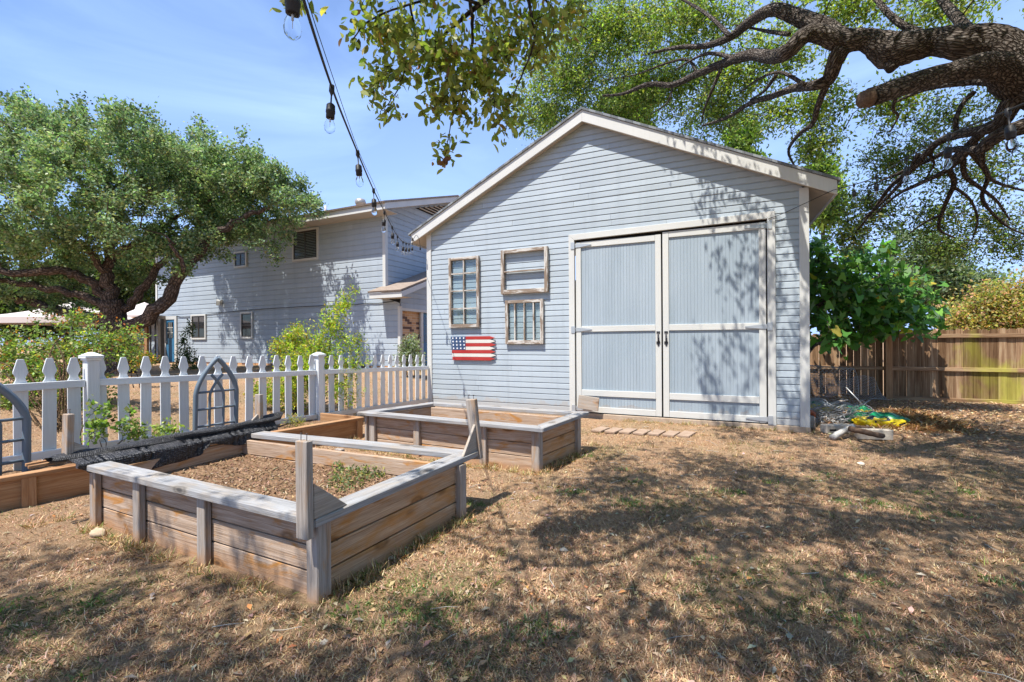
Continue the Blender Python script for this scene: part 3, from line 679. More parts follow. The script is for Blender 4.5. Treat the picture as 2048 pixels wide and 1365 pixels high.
# left back door
a, b = PY(333, 640, HY-.03), PY(351, 737, HY-.03); f = MB()
f.box(a[0]-.16, a[0], HY-.07, HY-.015, .5, a[2]+.16, 'z'); f.box(b[0], b[0]+.16, HY-.07, HY-.015, .5, a[2]+.16, 'z'); f.box(a[0], b[0], HY-.07, HY-.015, a[2], a[2]+.16)
f.build('door_frame', 'trim_paint', house)
f = MB(); f.box(a[0], b[0], HY-.045, HY-.022, .5, a[2]); bd = f.build('door', 'door_blue', house)
f = MB(); f.box(a[0]+.12, b[0]-.12, HY-.055, HY-.046, 1.62, a[2]-.13); f.build('pane', 'window_glass', bd)
f = MB(); w_ = b[0]-a[0]-.24
for k in range(1, 3): f.box(a[0]+.12+w_*k/3-.014, a[0]+.12+w_*k/3+.014, HY-.062, HY-.056, 1.62, a[2]-.13, 'z')
for k in range(1, 3): zz = 1.62+(a[2]-.13-1.62)*k/3; f.box(a[0]+.12, b[0]-.12, HY-.061, HY-.0555, zz-.014, zz+.014)
f.build('glazing_bar', 'trim_paint', bd)
f = MB(); f.box(a[0]+.05, a[0]+.10, HY-.09, HY-.046, 1.42, 1.47); f.build('knob', 'hinge_metal', bd)
# porch wing on the right: lower roof, siding band, brick and blue door
A, B = PY(737, 588, 11.85), PY(803, 584, 11.85); px1 = B[0]; ez = A[2]; sl2 = .36
mb = MB(); pts = [(A[0], 11.82, ez+.02), (px1, 11.82, ez+.02), (px1, 17.5, ez+.02+5.68*sl2), (A[0], 17.5, ez+.02+5.68*sl2)]
mb.prism(pts, (0, -.02, .05))
for k in range(len(mb.v)): x, y, z = mb.v[k]; mb.wc[k] = (x, y*1.06, 0)
mb.build('porch_roof', 'house_shingle', house)
mb = MB(); mb.box(A[0]+.03, px1-.03, 11.86, 11.89, ez-.17, ez+.012); mb.prism([(px1-.03, 11.86, ez-.17), (px1-.03, 11.86, ez+.01), (px1-.03, 17.4, ez+.01+5.54*sl2), (px1-.03, 17.4, ez-.17+5.54*sl2)], (.03, 0, 0), grain=1); mb.build('porch_fascia', 'trim_paint', house)
mb = MB(); mb.prism([(A[0]+.05, 11.9, ez-.15), (px1-.035, 11.9, ez-.15), (px1-.035, HY-.02, ez-.15), (A[0]+.05, HY-.02, ez-.15)], (0, 0, .02)); mb.build('porch_soffit', 'soffit_paint', house)
mb = MB(); siding(mb, (HX2, 0, 0), (0, 1, 0), (1, 0, 0), .2, 2.56, 4.6, lambda z: [(max(HY, 11.9+(z+.15-ez)/sl2), 17.4)], .02); mb.build('porch_band', 'house_paint', house)
mb = MB(); mb.box(HX2-.06, HX2+.03, HY+.081, 17.4, 2.47, 2.56, 'y'); mb.box(HX2-.1, HX2-.02, 13.75, 13.88, .45, 2.47, 'z'); mb.build('porch_trim', 'trim_paint', house)
mb = MB(); mb.quad([(HX2-.14, HY+.05, .3), (HX2-.14, 13.8, .3), (HX2-.14, 13.8, 2.5), (HX2-.14, HY+.05, 2.5)]); mb.build('brick_wall', 'brick', house)
mb = MB(); mb.box(HX2-.2, HX2-.12, 13.89, 15.2, .4, 2.46, 'y'); pd = mb.build('porch_door', 'door_blue', house)
mb = MB(); mb.box(HX2-.119, HX2-.112, 14.05, 14.75, 1.35, 2.32, 'y'); mb.build('pane', 'window_glass', pd)
mb = MB()
for yy in (14.05+.7*k/3 for k in range(4)): mb.box(HX2-.111, HX2-.104, yy-.015, yy+.015, 1.35, 2.32, 'z')
for k in range(4): mb.box(HX2-.110, HX2-.1035, 14.05, 14.75, 1.345+k*.32, 1.37+k*.32, 'y')
mb.build('glazing_bar', 'door_blue', pd)
# small fittings: flood light, roof turbine, vent pipe
c = PY(437, 605, HY-.1); mb = MB(); mb.obox(c, unit(np.array([.8, -.6, -.3])), unit(np.array([.6, .8, 0])), (0, 0, 1), .3, .16, .2); mb.box(c[0]+.02, c[0]+.16, HY-.08, HY-.02, c[2]-.1, c[2]+.12); mb.build('flood_light', 'trim_paint', house, .01)
c = PY(721, 412, 14.4); c[2] = EZ+(14.4-EY)*HS+.10
V, F = [], []; 
for i, (r, z) in enumerate(((.10, -.1), (.10, .08), (.19, .10), (.23, .22), (.20, .33), (.1, .38), (.01, .39))):
    for j in range(20): a_ = j*math.pi/10; rr = r*(1 if j % 2 or i < 2 else .86); V.append((c[0]+rr*math.cos(a_), c[1]+rr*math.sin(a_), c[2]+z))
F = [(i*20+j, i*20+(j+1) % 20, i*20+20+(j+1) % 20, i*20+20+j) for i in range(6) for j in range(20)]
np_mesh('roof_turbine', V, F, 'galvanized', house)
tb = Tubes(); c = PY(651, 430, 13.2); tb.add([(c[0], 13.2, EZ+1.38*HS-.1), (c[0], 13.2, EZ+1.38*HS+.35)], .04, 8); tb.build('vent_pipe', 'canopy_fabric', house)
tb = Tubes()                                                        # slack cable along the wall
pts = [PY(px, py, HY-.04) for px, py in ((326, 634), (352, 632), (372, 634), (480, 622), (600, 614), (700, 610), (735, 607), (757, 607), (800, 601))]
tb.add(smooth_path(pts, 4), .012, 4); tb.build('wall_cable', 'black_rubber', house)

# screened porch to the left of the house
sp = thing('screened_porch', 'low screened porch with brown eave at the left end of the house', 'porch', (-26, 12, .4))
e0 = PY(268, 640, 12.2); e1 = PY(320, 637, 12.2)
mb = MB(); mb.box(e0[0]-2, e1[0], 12.0, 15.5, e1[2]-.05, e1[2]+.12); mb.build('roof', 'house_shingle', sp)
mb = MB(); mb.box(e0[0]-2, e1[0], 11.96, 11.999, e1[2]-.16, e1[2]+.10); mb.build('fascia', 'new_cedar', sp)
q0, q1 = PY(298, 660, 12.4), PY(318, 660, 12.4)
mb = MB(); siding(mb, (0, 12.4, 0), (1, 0, 0), (0, -1, 0), .2, .5, q0[2]+.3, lambda z: [(q0[0], q1[0])]); mb.build('wall', 'house_paint', sp)
mb = MB(); mb.box(q0[0]-.22, q0[0], 12.3, 12.45, .4, q0[2]+.3, 'z'); mb.box(q0[0]-3, q0[0]-.22, 12.33, 12.4, 1.9, 1.98); mb.build('trim', 'new_cedar', sp)
mb = MB(); mb.box(q0[0]-3, q0[0]-.22, 12.42, 12.46, .4, q0[2]+.2); mb.build('screen', 'window_glass', sp)
q2 = PY(321, 700, 12.1); mb = MB(); mb.box(q2[0]-.11, q2[0]+.11, 12.05, 12.2, .3, e1[2]-.05, 'z'); mb.build('post', 'dark_frame', sp)
mb = MB(); mb.box(q0[0]-3, q1[0]+.3, 11.6, 12.3, .25, .6); mb.build('brick_step', 'brick', sp)

# ---------------------------------------------------------------- white picket fence
FP = [(-5.50, 7.80), (-5.765, 5.20), (-6.04, 2.46), (-6.25, .35)]
RT_ = [.872, .949, 1.018, 1.02]; RB_ = [.19, .25, .333, .34]; PB_ = [.06, .10, .17, .2]
fence = thing('picket_fence', 'white gothic picket fence with square capped posts', 'picket fence', (-5.8, 4, 0))
H = np.array([.5*(q+r) for q, r in zip(FP, FP)]) if False else None
def picket(c, t, top, bot, hw=.051, tk=.019):
    n = np.array([t[1], -t[0], 0.]); n = -n if n[0] < 0 else n
    prof = [(0, .40), (.010, .50), (.12, 1.0), (.138, .98), (.156, .80), (.174, .65), (.192, .63), (.212, .74), (.238, 1.0)]
    pl = [np.array([c[0], c[1], 0])+np.array([t[0], t[1], 0])*s*hw*wv+np.array([0, 0, top-dz]) for s in (1,) for dz, wv in prof]
    pr_ = [np.array([c[0], c[1], 0])-np.array([t[0], t[1], 0])*hw*wv+np.array([0, 0, top-dz]) for dz, wv in prof[::-1]]
    ln_ = random.uniform(-.012, .012); tl_ = np.array([t[0], t[1], 0])*ln_; pl = [v+tl_ for v in pl]; pr_ = [v+tl_ for v in pr_]
    lo = [np.array([c[0], c[1], bot])-np.array([t[0], t[1], 0])*hw, np.array([c[0], c[1], bot])+np.array([t[0], t[1], 0])*hw]
    mb = MB(); mb.prism(pl[::1]+lo[::-1]+pr_[::1] if False else pl+[lo[1], lo[0]]+pr_, -n*tk, grain=len(pl)-1)
    return mb.build('picket', 'fence_white', fence, .002)
for k in range(3):
    a, b = np.array(FP[k]), np.array(FP[k+1]); t_ = (b-a)/np.linalg.norm(b-a); n_ = np.array([-t_[1], t_[0]]); n_ = n_ if n_[0] > 0 else -n_
    cnt = 14 if k < 2 else 11
    for i in range(cnt):
        f_ = (i+.62)/cnt if k == 0 else (i+.55)/cnt if k == 1 else (i+.65)/cnt
        c = a+(b-a)*f_; top = RT_[k]+(RT_[k+1]-RT_[k])*f_+.235+random.uniform(-.006, .006); bot = PB_[k]+(PB_[k+1]-PB_[k])*f_
        picket(c, t_+np.array([0, 0]), top, bot)
    for Z_, hgt in ((RT_, .075), (RB_, .075)):
        a3 = np.array([*(a+n_*.024+t_*(.0 if k == 0 else .055)), Z_[k]-hgt/2]); b3 = np.array([*(b+n_*.024-t_*.055), Z_[k+1]-hgt/2])
        mb = MB(); mb.beam(a3, b3, .038, hgt); mb.build('rail', 'fence_white', fence, .003)
for k in (1, 2):
    x, y = FP[k]; x += .012; zt_ = RT_[k]+.20; mb = MB(); mb.box(x-.052, x+.052, y-.052, y+.052, -.1, zt_, 'z'); pp = mb.build('post', 'fence_white', fence, .004)
    mb = MB(); mb.box(x-.064, x+.064, y-.064, y+.064, zt_, zt_+.022); mb.box(x-.078, x+.078, y-.078, y+.078, zt_+.022, zt_+.044)
    mb.build('cap', 'fence_white', pp, .003)
    Vp = [(x-.082, y-.082, zt_+.046), (x+.082, y-.082, zt_+.046), (x+.082, y+.082, zt_+.046), (x-.082, y+.082, zt_+.046), (x-.02, y-.02, zt_+.085), (x+.02, y-.02, zt_+.085), (x+.02, y+.02, zt_+.085), (x-.02, y+.02, zt_+.085)]
    mb = MB(); mb.add(Vp, [(3, 2, 1, 0), (4, 5, 6, 7), (0, 1, 5, 4), (1, 2, 6, 5), (2, 3, 7, 6), (3, 0, 4, 7)], Vp); mb.build('cap_top', 'fence_white', pp, .002)

# ---------------------------------------------------------------- raised beds
def lerp(a, b, f): return np.asarray(a, float)*(1-f)+np.asarray(b, float)*f
def raised_bed(name, label, post_c, cap_c, z_cap, th, soil_z, posts, capw=.145, nplank=3, group='raised wooden garden beds'):
    """post_c / cap_c: ground-plan corners NR, FR, BL, FL"""
    ctr = np.mean(post_c, 0); bed = thing(name, label, 'raised bed', (ctr[0], ctr[1], 0), group); pc = [np.array(p, float) for p in post_c]; cc = [np.array(p, float) for p in cap_c]
    zb = z_cap-.002
    for k in range(4):
        a, b = pc[k], pc[(k+1) % 4]; t_ = unit(b-a); inn = np.array([-t_[1], t_[0]]); inn = inn if inn@(ctr-a) > 0 else -inn
        for j in range(nplank):
            z0 = -.03 if j == 0 else zb*j/nplank; z1 = zb*(j+1)/nplank-.009; o = .045+random.uniform(0, .004)
            p0, p1 = a+inn*(o+.019)+t_*.05, b+inn*(o+.019)-t_*.05; mb = MB()
            mb.obox([*((p0+p1)/2), (z0+z1)/2], [*t_, 0], [*inn, 0], (0, 0, 1), np.linalg.norm(p1-p0), .038, z1-z0)
            mb.build('plank', 'bed_side_wood' if k == 0 else 'bed_wood', bed, .003)
        for f_ in posts[k]:
            wd = .085; c = a+t_*np.clip(f_*np.linalg.norm(b-a), wd/2+.002, np.linalg.norm(b-a)-wd/2-.002)+inn*.021; mb = MB()
            mb.obox([*c, zb/2-.03], (0, 0, 1), [*t_, 0], [*inn, 0], zb+.06, wd, .042); mb.build('post', 'post_wood', bed, .004)
        # mitred cap board
        A, B = cc[k], cc[(k+1) % 4]; Pv, Nx = cc[(k-1) % 4], cc[(k+2) % 4]
        tA = unit(B-A); tP = unit(Pv-A); tN = unit(Nx-B)
        mA = (tA+tP); mB = (tN-tA); sA = capw/abs(tA[0]*mA[1]-tA[1]*mA[0]); sB = capw/abs(tA[0]*mB[1]-tA[1]*mB[0])
        gp = .0015
        poly = [A+tA*gp, B-tA*gp, B+mB*sB-tA*gp, A+mA*sA+tA*gp]; dz = random.uniform(-.003, .003)
        mb = MB(); mb.prism([[*q, z_cap+dz] for q in poly], (0, 0, th)); mb.build('cap_board', 'cap_wood', bed, .005)
    # soil
    n = 40; V = []
    ic = [c+unit(ctr-c)*.15 for c in pc]
    for i in range(n+1):
        for j in range(n+1):
            u_, v_ = i/n, j/n; p = lerp(lerp(ic[3], ic[0], u_), lerp(ic[2], ic[1], u_), v_)
            z = soil_z+.02*patch(p[0], p[1], 2.)+.012*rng.normal(); V.append((p[0], p[1], z))
    F = [(i*(n+1)+j, (i+1)*(n+1)+j, (i+1)*(n+1)+j+1, i*(n+1)+j+1) for i in range(n) for j in range(n)]
    np_mesh('soil', V, F, 'soil', bed, smooth=True)
    return bed
bed1 = raised_bed('raised_bed', 'weathered raised garden bed with short corner uprights and rolled black cloth', [(-1.91, 1.71), (-1.79, 3.06), (-4.40, 3.03), (-4.37, 1.765)],
    [(-1.885, 1.672), (-1.795, 3.27), (-4.44, 3.13), (-4.50, 1.735)], .43, .045, .255, [(0, 1), (0, .5, 1), (0, 1), (0, .27, .58, 1)])
bed2 = raised_bed('raised_bed', 'deep raised garden bed without uprights against the shed front', [(-1.68, 4.37), (-1.50, 5.36), (-3.80, 5.46), (-4.13, 4.46)],
    [(-1.60, 4.285), (-1.43, 5.50), (-3.82, 5.56), (-4.20, 4.40)], .45, .042, .10, [(0, 1), (1,), (1,), (.05, .34, .72, 1)])
def upright(x, y, z0, z1, fx, fy, lean=(0, 0), g=None):
    mb = MB(); c = np.array([x+lean[0]/2, y+lean[1]/2, (z0+z1)/2]); ax = unit(np.array([lean[0], lean[1], z1-z0])); ay = unit(np.cross(ax, [0, 1, 0])*-1); az = np.cross(ax, ay)
    mb.obox(c, ax, ay, az, z1-z0, fx, fy); up = mb.build('upright', 'post_wood', bed1, .004)
    for s in (-.25, .25):
        tb = Tubes(); b0 = np.array([x+lean[0]+s*fx, y+lean[1], z1-.01]); tb.add([b0, b0+[random.uniform(-.004, .004), 0, .045]], .0022, 5); tb.add([b0+[0, 0, .044], b0+[0, 0, .047]], .006, 6); tb.build('nail', 'nail_metal', up)
    if g is not None:
        mb = MB(); mb.prism(g, (.022, 0, 0)); mb.build('gusset', 'plank_wood', bed1, .003)
upright(-1.928, 1.648, .385, .89, .082, .044, (-.004, 0), [(-1.912, 1.674, .477), (-1.912, 1.905, .477), (-1.912, 1.674, .665)])
upright(-1.826, 3.305, .40, .905, .088, .05, (-.045, -.02), [(-1.835, 3.275, .477), (-1.835, 3.05, .477), (-1.845, 3.268, .70)])
upright(-4.36, 3.16, .40, .85, .08, .042, (0, 0), [(-4.36, 3.135, .477), (-4.36, 2.93, .477), (-4.36, 3.135, .65)])
upright(-4.545, 1.705, .478, .855, .082, .044, (0, .01), [(-4.53, 1.73, .477), (-4.53, 1.95, .477), (-4.53, 1.73, .64)])
# rolled black shade cloth lying on the left side of that bed
roll = thing('shade_cloth_roll', 'black woven shade cloth rolled around battens on the bed edge', 'shade cloth', (-4.4, 2.4, .5))
tt = np.linspace(0, 1, 70); ctrl = np.array([(-4.55, 1.60, .52), (-4.47, 1.9, .53), (-4.41, 2.3, .54), (-4.38, 2.7, .55), (-4.34, 3.1, .57), (-4.30, 3.36, .605)])
cl = smooth_path(ctrl, 14); V = []; wcs = []; na = 26
for i, c in enumerate(cl):
    for j in range(na):
        a_ = j*2*math.pi/na; r = .036*(1+.13*math.sin(3*a_+.35*i)+.12*math.sin(2*a_+i*.13+1))*(1.0+.10*math.sin(i*.21))*(.75 if i < 2 else 1)
        V.append((c[0]+r*1.25*math.cos(a_), c[1]+.012*math.sin(a_*2), c[2]+r*math.sin(a_))); wcs.append((i*.022, j*.014, 0))
F = [(i*na+j, i*na+(j+1) % na, (i+1)*na+(j+1) % na, (i+1)*na+j) for i in range(len(cl)-1) for j in range(na)]
np_mesh('rolled_cloth', V, F, 'shade_cloth', roll, wc=wcs, smooth=True)
V = []; wcs = []; nu, nv = 90, 18
for i in range(nu+1):
    u_ = i/nu; c = cl[int(4+u_*62)]; xin = -4.335+.075*(c[1]-1.8)/1.3*.9+.012
    if u_ < .20: drop = .015+.15*math.sin(u_/.20*math.pi/2)
    elif u_ < .52: drop = .165-.035*(u_-.2)/.32
    elif u_ < .58: drop = .13-.105*(u_-.52)/.06
    else: drop = .025+.085*max(0, math.sin((u_-.58)/.36*math.pi))**.8 if u_ < .94 else .025
    for j in range(nv+1):
        v_ = j/nv
        if v_ < .4: k_ = v_/.4; x = c[0]+(xin-c[0])*k_; z = c[2]+.02-(c[2]+.02-.492)*k_**.5
        else: k_ = (v_-.4)/.6; x = xin+.004+.010*math.sin(k_*4+u_*30)*k_; z = .492-drop*k_-.004*math.sin(u_*47)*k_
        V.append((x, c[1]+.015*math.sin(u_*31)*v_, z)); wcs.append((u_*1.6, v_*.25, 0))
F = [(i*(nv+1)+j, (i+1)*(nv+1)+j, (i+1)*(nv+1)+j+1, i*(nv+1)+j+1) for i in range(nu) for j in range(nv)]
flp = np_mesh('cloth_flap', V, F, 'shade_cloth', roll, wc=wcs, smooth=True); so_ = flp.modifiers.new('thick', 'SOLIDIFY'); so_.thickness = .003
for dy, dz, ln in ((-.02, 0, .35), (.02, -.012, .30)):
    mb = MB(); mb.beam(np.array([-4.60+dy, 1.50, .505+dz]), np.array([-4.55+dy, 1.50+ln, .515+dz]), .028, .022); mb.build('batten', 'new_cedar', roll, .003)

# low cedar border along the fence
bord = thing('garden_border', 'low cedar plank border with flat cap along the picket fence', 'garden border', (-5.1, 3, 0))
b0, b1 = np.array([-5.60, .70, 0]), np.array([-4.72, 5.05, 0]); t3 = unit(b1-b0); n3 = np.array([t3[1], -t3[0], 0])
mb = MB(); mb.beam(b0+[0, 0, .272], b1+[0, 0, .272], .10, .038); mb.build('cap_board', 'new_cedar', bord, .004)
mb = MB(); mb.beam(b0+[0, 0, .1]-n3*.01, b1+[0, 0, .1]-n3*.01, .038, .30); mb.build('plank', 'new_cedar', bord, .003)
for f_ in (.10, .245, .55, .80, .985):
    c = lerp(b0, b1, f_)+n3*.028; mb = MB(); mb.obox(c+[0, 0, .11], (0, 0, 1), t3, n3, .285, .09, .034); mb.build('post', 'new_cedar', bord, .003)
V = []; n = 60
for i in range(n+1):
    p = lerp(b0, b1, i/n)-n3*.03; fy = p[1]; fx = np.interp(fy, [q[1] for q in FP[::-1]], [q[0] for q in FP[::-1]])-.05
    for j in range(9): u_ = j/8; V.append((p[0]*(1-u_)+fx*u_, fy, .205-.03*u_+.012*rng.normal()))
F = [(i*9+j, (i+1)*9+j, (i+1)*9+j+1, i*9+j+1) for i in range(n) for j in range(8)]
np_mesh('soil', V, F, 'soil', bord, smooth=True)
mb = MB(); mb.beam((-4.74, 5.08, .22), (-5.62, 5.12, .22), .038, .12); mb.build('end_plank', 'new_cedar', bord, .003)

# ---------------------------------------------------------------- arched trellises
def trellis(label, cx, cy, zb, wid, hgt, ang, lean):
    t_ = thing('arched_trellis', label, 'trellis', (cx, cy, zb), 'blue grey gothic arch trellises'); u = np.array([math.cos(ang), math.sin(ang), 0]); n = np.array([-u[1], u[0], 0]); h2 = wid/2; sp_ = hgt*.56
    def pt(x, z): return np.array([cx, cy, zb])+u*x+n*lean*z/hgt+np.array([0, 0, z])
    def arc(x0, x1, z0, z1, k=12, p=2.0):                              # quarter curve from (x0,z0) upright to (x1,z1)
        return [(x1+(x0-x1)*math.cos(a)**1.0, z0+(z1-z0)*math.sin(a)**1.0) for a in np.linspace(0, math.pi/2*.93, k)]
    out = []
    for s in (-1, 1):
        zc = np.linspace(sp_, hgt, 14); xs = [s*h2*(1-((z-sp_)/(hgt-sp_))**1.75) for z in zc]
        path = [pt(s*h2, z) for z in np.linspace(0, sp_, 6)[:-1]]+[pt(x, z) for x, z in zip(xs, zc)]
        tb = Tubes(); tb.add(path, .031, 4); out.append(tb.build('side_frame', 'trellis_metal', t_, False))
        for f_ in (.34,):
            zc2 = np.linspace(sp_*.98, hgt*.80, 10); xs2 = [s*h2*(f_-(f_+.28)*((z-sp_*.98)/(hgt*.80-sp_*.98))**1.6) for z in zc2]
            path = [pt(s*h2*f_, z) for z in np.linspace(0, sp_*.98, 5)[:-1]]+[pt(x, z) for x, z in zip(xs2, zc2)]
            tb = Tubes(); tb.add(path, .018, 4); tb.build('inner_bar', 'trellis_metal', t_, False)
            zc3 = np.linspace(sp_*.98, hgt*.86, 10); xs3 = [s*h2*(f_-(f_-.62)*((z-sp_*.98)/(hgt*.86-sp_*.98))**1.3) for z in zc3]
    for z in (.2*hgt, .40*hgt, .60*hgt):
        tb = Tubes(); tb.add([pt(-h2, z), pt(0, z), pt(h2, z)], .014, 4); tb.build('cross_bar', 'trellis_metal', t_, False)
    return t_
trellis('blue grey arched metal trellis standing before the middle of the picket fence', -5.62, 3.50, .18, .47, 1.03, 1.48, -.05)
trellis('blue grey arched metal trellis cut off at the left beside the low border', -5.70, 1.60, .16, .50, .95, 1.48, -.05)

# ---------------------------------------------------------------- wooden privacy fence at the back
pf = thing('privacy_fence', 'brown wooden privacy fence with dog eared boards and green algae', 'fence', (3.6, 12.8, 0))
x = -.6; k = 0
while x < 10.2:
    wd = .138+random.uniform(-.004, .004); gap = random.choice([.005, .010, .016, .020]) if x < 3.6 else random.choice([.0, .003, .003, .008]); zt_ = (1.585 if x > 3.6 else 1.50)+random.uniform(-.012, .012)+.012*math.sin(x); y = 12.84+random.uniform(-.004, .004)
    x0, x1 = x+gap/2, x+wd-gap/2; c = .034; zb_ = -.16
    mb = MB(); mb.prism([(x0, y, zb_), (x1, y, zb_), (x1, y, zt_-c), (x1-c, y, zt_), (x0+c, y, zt_), (x0, y, zt_-c)], (0, .018, 0), grain=1); mb.build('board', 'privacy_wood', pf)
    x += wd; k += 1
for x0, x1, dz in ((-.6, 3.56, -.06), (3.68, 10.2, 0)):
    for z in (1.40, .67, .0): mb = MB(); mb.box(x0, x1, 12.79, 12.833, z+dz*(z > 1)-.01, z+dz*(z > 1)+.075); mb.build('rail', 'privacy_wood', pf, .003)
mb = MB(); mb.box(3.56, 3.68, 12.72, 12.83, -.2, 1.50, 'z'); mb.build('post', 'new_cedar', pf, .004)
mb = MB(); mb.box(8.6, 8.72, 12.72, 12.83, -.2, 1.50, 'z'); mb.build('post', 'privacy_wood', pf, .004)

# ---------------------------------------------------------------- step boards and leaning plank at the shed door
for k in range(7):
    x = -1.60+k*.205; y = 6.82+.02*k-.02*(k % 2)
    mb = MB(); mb.obox((x, y, .014), unit(np.array([.22, 1, 0])), unit(np.array([-1, .22, 0])), (0, 0, 1), .33 if k < 6 else .36, .165, .034)
    o = mb.build('paving_slab', 'paver', None, .006)
    words = ['leftmost, chipped white corner', 'second from the left', 'third from the left', 'fourth, middle of the row', 'fifth from the left', 'sixth from the left', 'rightmost and longest']
    props(o, 'flat tan slab in front of the shed doors, '+words[k], 'paving slab', 'row of slabs before the shed doors')
mb = MB(); mb.obox((-2.02, 7.70, .285), unit(np.array([1, -.02, -.10])), unit(np.array([.02, 1, .0])), unit(np.array([.10, .0, 1])), .37, .03, .235); o = mb.build('loose_plank', 'plank_wood', None, .004)
props(o, 'short grey board offcut leaning on the bottom of the left shed door', 'board')
# ---------------------------------------------------------------- plants and trees
def G(px, py, z=0.):
    v = FW + RT*(px-1024)/FPX - UP*(py-682.5)/FPX; return CO+v*(z-CAM_H)/v[2]
def blob_points(blobs, n, shell=.55):
    """points in ellipsoids given as (px,py,depth, rx px, ry px, rz m); more of them near the surface"""
    vol = np.array([b[3]*b[4]*(b[2]**2) for b in blobs]); vol = vol/vol.sum(); out = []
    for b, k in zip(blobs, rng.multinomial(n, vol)):
        c = P(*b[:3]); s = b[2]/FPX; d = unit(rng.normal(size=(k, 3))); r = (shell+(1-shell)*rng.random((k, 1)))*np.where(rng.random((k, 1)) < .8, 1, rng.random((k, 1)))
        q = d*r; out.append(c+RT*(q[:, :1]*b[3]*s)+np.array([0, 0, 1.])*(q[:, 1:2]*b[4]*s)+np.array([FW[0], FW[1], 0])*(q[:, 2:]*b[5]))
    return np.concatenate(out)
def sprig_leaves(name, targets, dirs, per, length, size, cols, parent, aspect=.5, up=.5, droop=0., mat='leaf', spread=1.0, w=None, jit=.04, fold=.25):
    n = len(targets); T = np.repeat(targets, per, 0); D = np.repeat(unit(dirs), per, 0); k = len(T)
    s = rng.random((k, 1)); pos = T+D*(s-.6)*length+rng.normal(size=(k, 3))*jit
    ld = unit(D*.6+rng.normal(size=(k, 3))*.7*spread+np.array([0, 0, -droop]))
    sz = size*(.65+.6*rng.random(k)); pc = palette(k, cols, w); tone = np.repeat(1+.21*rng.normal(size=(n, 1)), per, 0)
    return leaf_obj(name, pos, ld, sz, np.clip(pc*tone, .004, .8), parent, aspect, up, mat, fold)
GREY_GREEN = [(.155, .235, .105), (.205, .295, .145), (.285, .36, .21), (.11, .17, .07), (.29, .32, .14)]

# --- the live oak at the left, before the house
oak = thing('live_oak', 'broad grey green live oak with spreading limbs before the house', 'tree', (P(231, 748, 14)[0], P(231, 748, 14)[1], .3))
tb = Tubes(); nodes = []
def limb(tub, pts, rad, nodes_, sides=10, wob=.22, k=5, jitter=0., rs=1.0):
    pts3 = np.array([P(*q) for q in pts]); path, rr = smooth_path(pts3, k, list(np.array(rad)*rs))
    if jitter: path[1:-1] += rng.normal(size=(len(path)-2, 3))*jitter
    tub.add(path, rr, sides, wob); nodes_.append(path)
base_pt = P(235, 748, 14); 
tb.add(smooth_path([[base_pt[0], base_pt[1], .1], [base_pt[0], base_pt[1], .9], P(230, 690, 14), P(228, 640, 14), P(222, 600, 13.9)], 4), np.interp(np.arange(17), [0, 3, 9, 16], [.56, .37, .34, .31]), 14, .18)
for pts, rad in [([(228, 660, 14), (285, 641, 13.6), (330, 606, 13.6), (366, 545, 13.8), (415, 484, 14.0), (480, 440, 14.2), (545, 415, 14.4)], (.30, .27, .24, .20, .16, .12, .06)),
                 ([(245, 620, 14), (290, 575, 14.1), (325, 525, 14.3), (380, 480, 14.6), (430, 460, 14.8)], (.18, .15, .12, .08, .05)),
                 ([(222, 605, 13.9), (214, 545, 13.8), (226, 480, 13.9), (240, 425, 14), (252, 370, 14.2)], (.28, .2, .15, .1, .06)),
                 ([(218, 600, 13.9), (165, 556, 13.6), (105, 543, 13.3), (10, 545, 13.0), (-90, 530, 12.8)], (.20, .17, .15, .13, .08)),
                 ([(215, 612, 13.9), (140, 585, 13.9), (70, 572, 14), (0, 560, 14.2), (-70, 520, 14.4)], (.17, .14, .12, .10, .06)),
                 ([(215, 645, 14), (125, 622, 14.3), (60, 601, 14.5), (0, 590, 14.6), (-90, 560, 14.8)], (.22, .18, .16, .14, .08)),
                 ([(214, 545, 13.8), (175, 500, 13.3), (120, 468, 12.9), (60, 430, 12.5)], (.14, .12, .09, .05)),
                 ([(216, 520, 13.8), (200, 465, 14.4), (180, 410, 14.9), (150, 350, 15.2)], (.12, .1, .08, .05)),
                 ([(224, 510, 13.8), (285, 480, 14.2), (350, 440, 15.2), (420, 400, 14.4)], (.13, .11, .08, .05)),
                 ([(366, 545, 13), (350, 500, 12.6), (330, 470, 12.4)], (.08, .06, .04)),
                 ([(240, 425, 14), (280, 370, 14.5), (330, 320, 14.8)], (.08, .06, .04))]:
    limb(tb, pts, rad, nodes, rs=.78, jitter=.04)
blobs = [(-70, 350, 14, 150, 95, 2.2), (100, 300, 13.5, 160, 80, 2.4), (-20, 560, 13.6, 80, 22, 1.0), (250, 320, 12.6, 165, 95, 2), (385, 355, 15.2, 130, 80, 2), (440, 380, 17.3, 120, 80, 1.0), (560, 385, 16.2, 60, 48, .8), (360, 330, 17.8, 100, 70, 1.0), (490, 440, 17, 90, 45, .8), (510, 385, 14.8, 115, 85, 1.5), (600, 402, 14.4, 40, 38, 1.0),
         (50, 420, 12.4, 140, 85, 1.8), (200, 415, 12, 140, 75, 1.6), (340, 430, 14.6, 120, 55, 1.6), (-70, 500, 13, 120, 60, 1.8), (90, 520, 14.5, 110, 38, 1.5), (460, 470, 14.8, 80, 38, 1.0), (535, 482, 14.4, 35, 26, .8),
         (150, 240, 14.6, 85, 28, 1.6), (10, 285, 15, 100, 40, 1.8), (300, 285, 14.8, 65, 28, 1.4), (490, 310, 15, 75, 32, 1.2), (350, 510, 13.4, 45, 30, .8), (60, 480, 12.8, 130, 30, 1.2), (170, 490, 12.8, 70, 25, .8), (330, 480, 14.6, 80, 30, .8), (0, 545, 14, 90, 18, 1), (270, 545, 14.8, 50, 25, .6), (120, 590, 15, 60, 20, .8)]
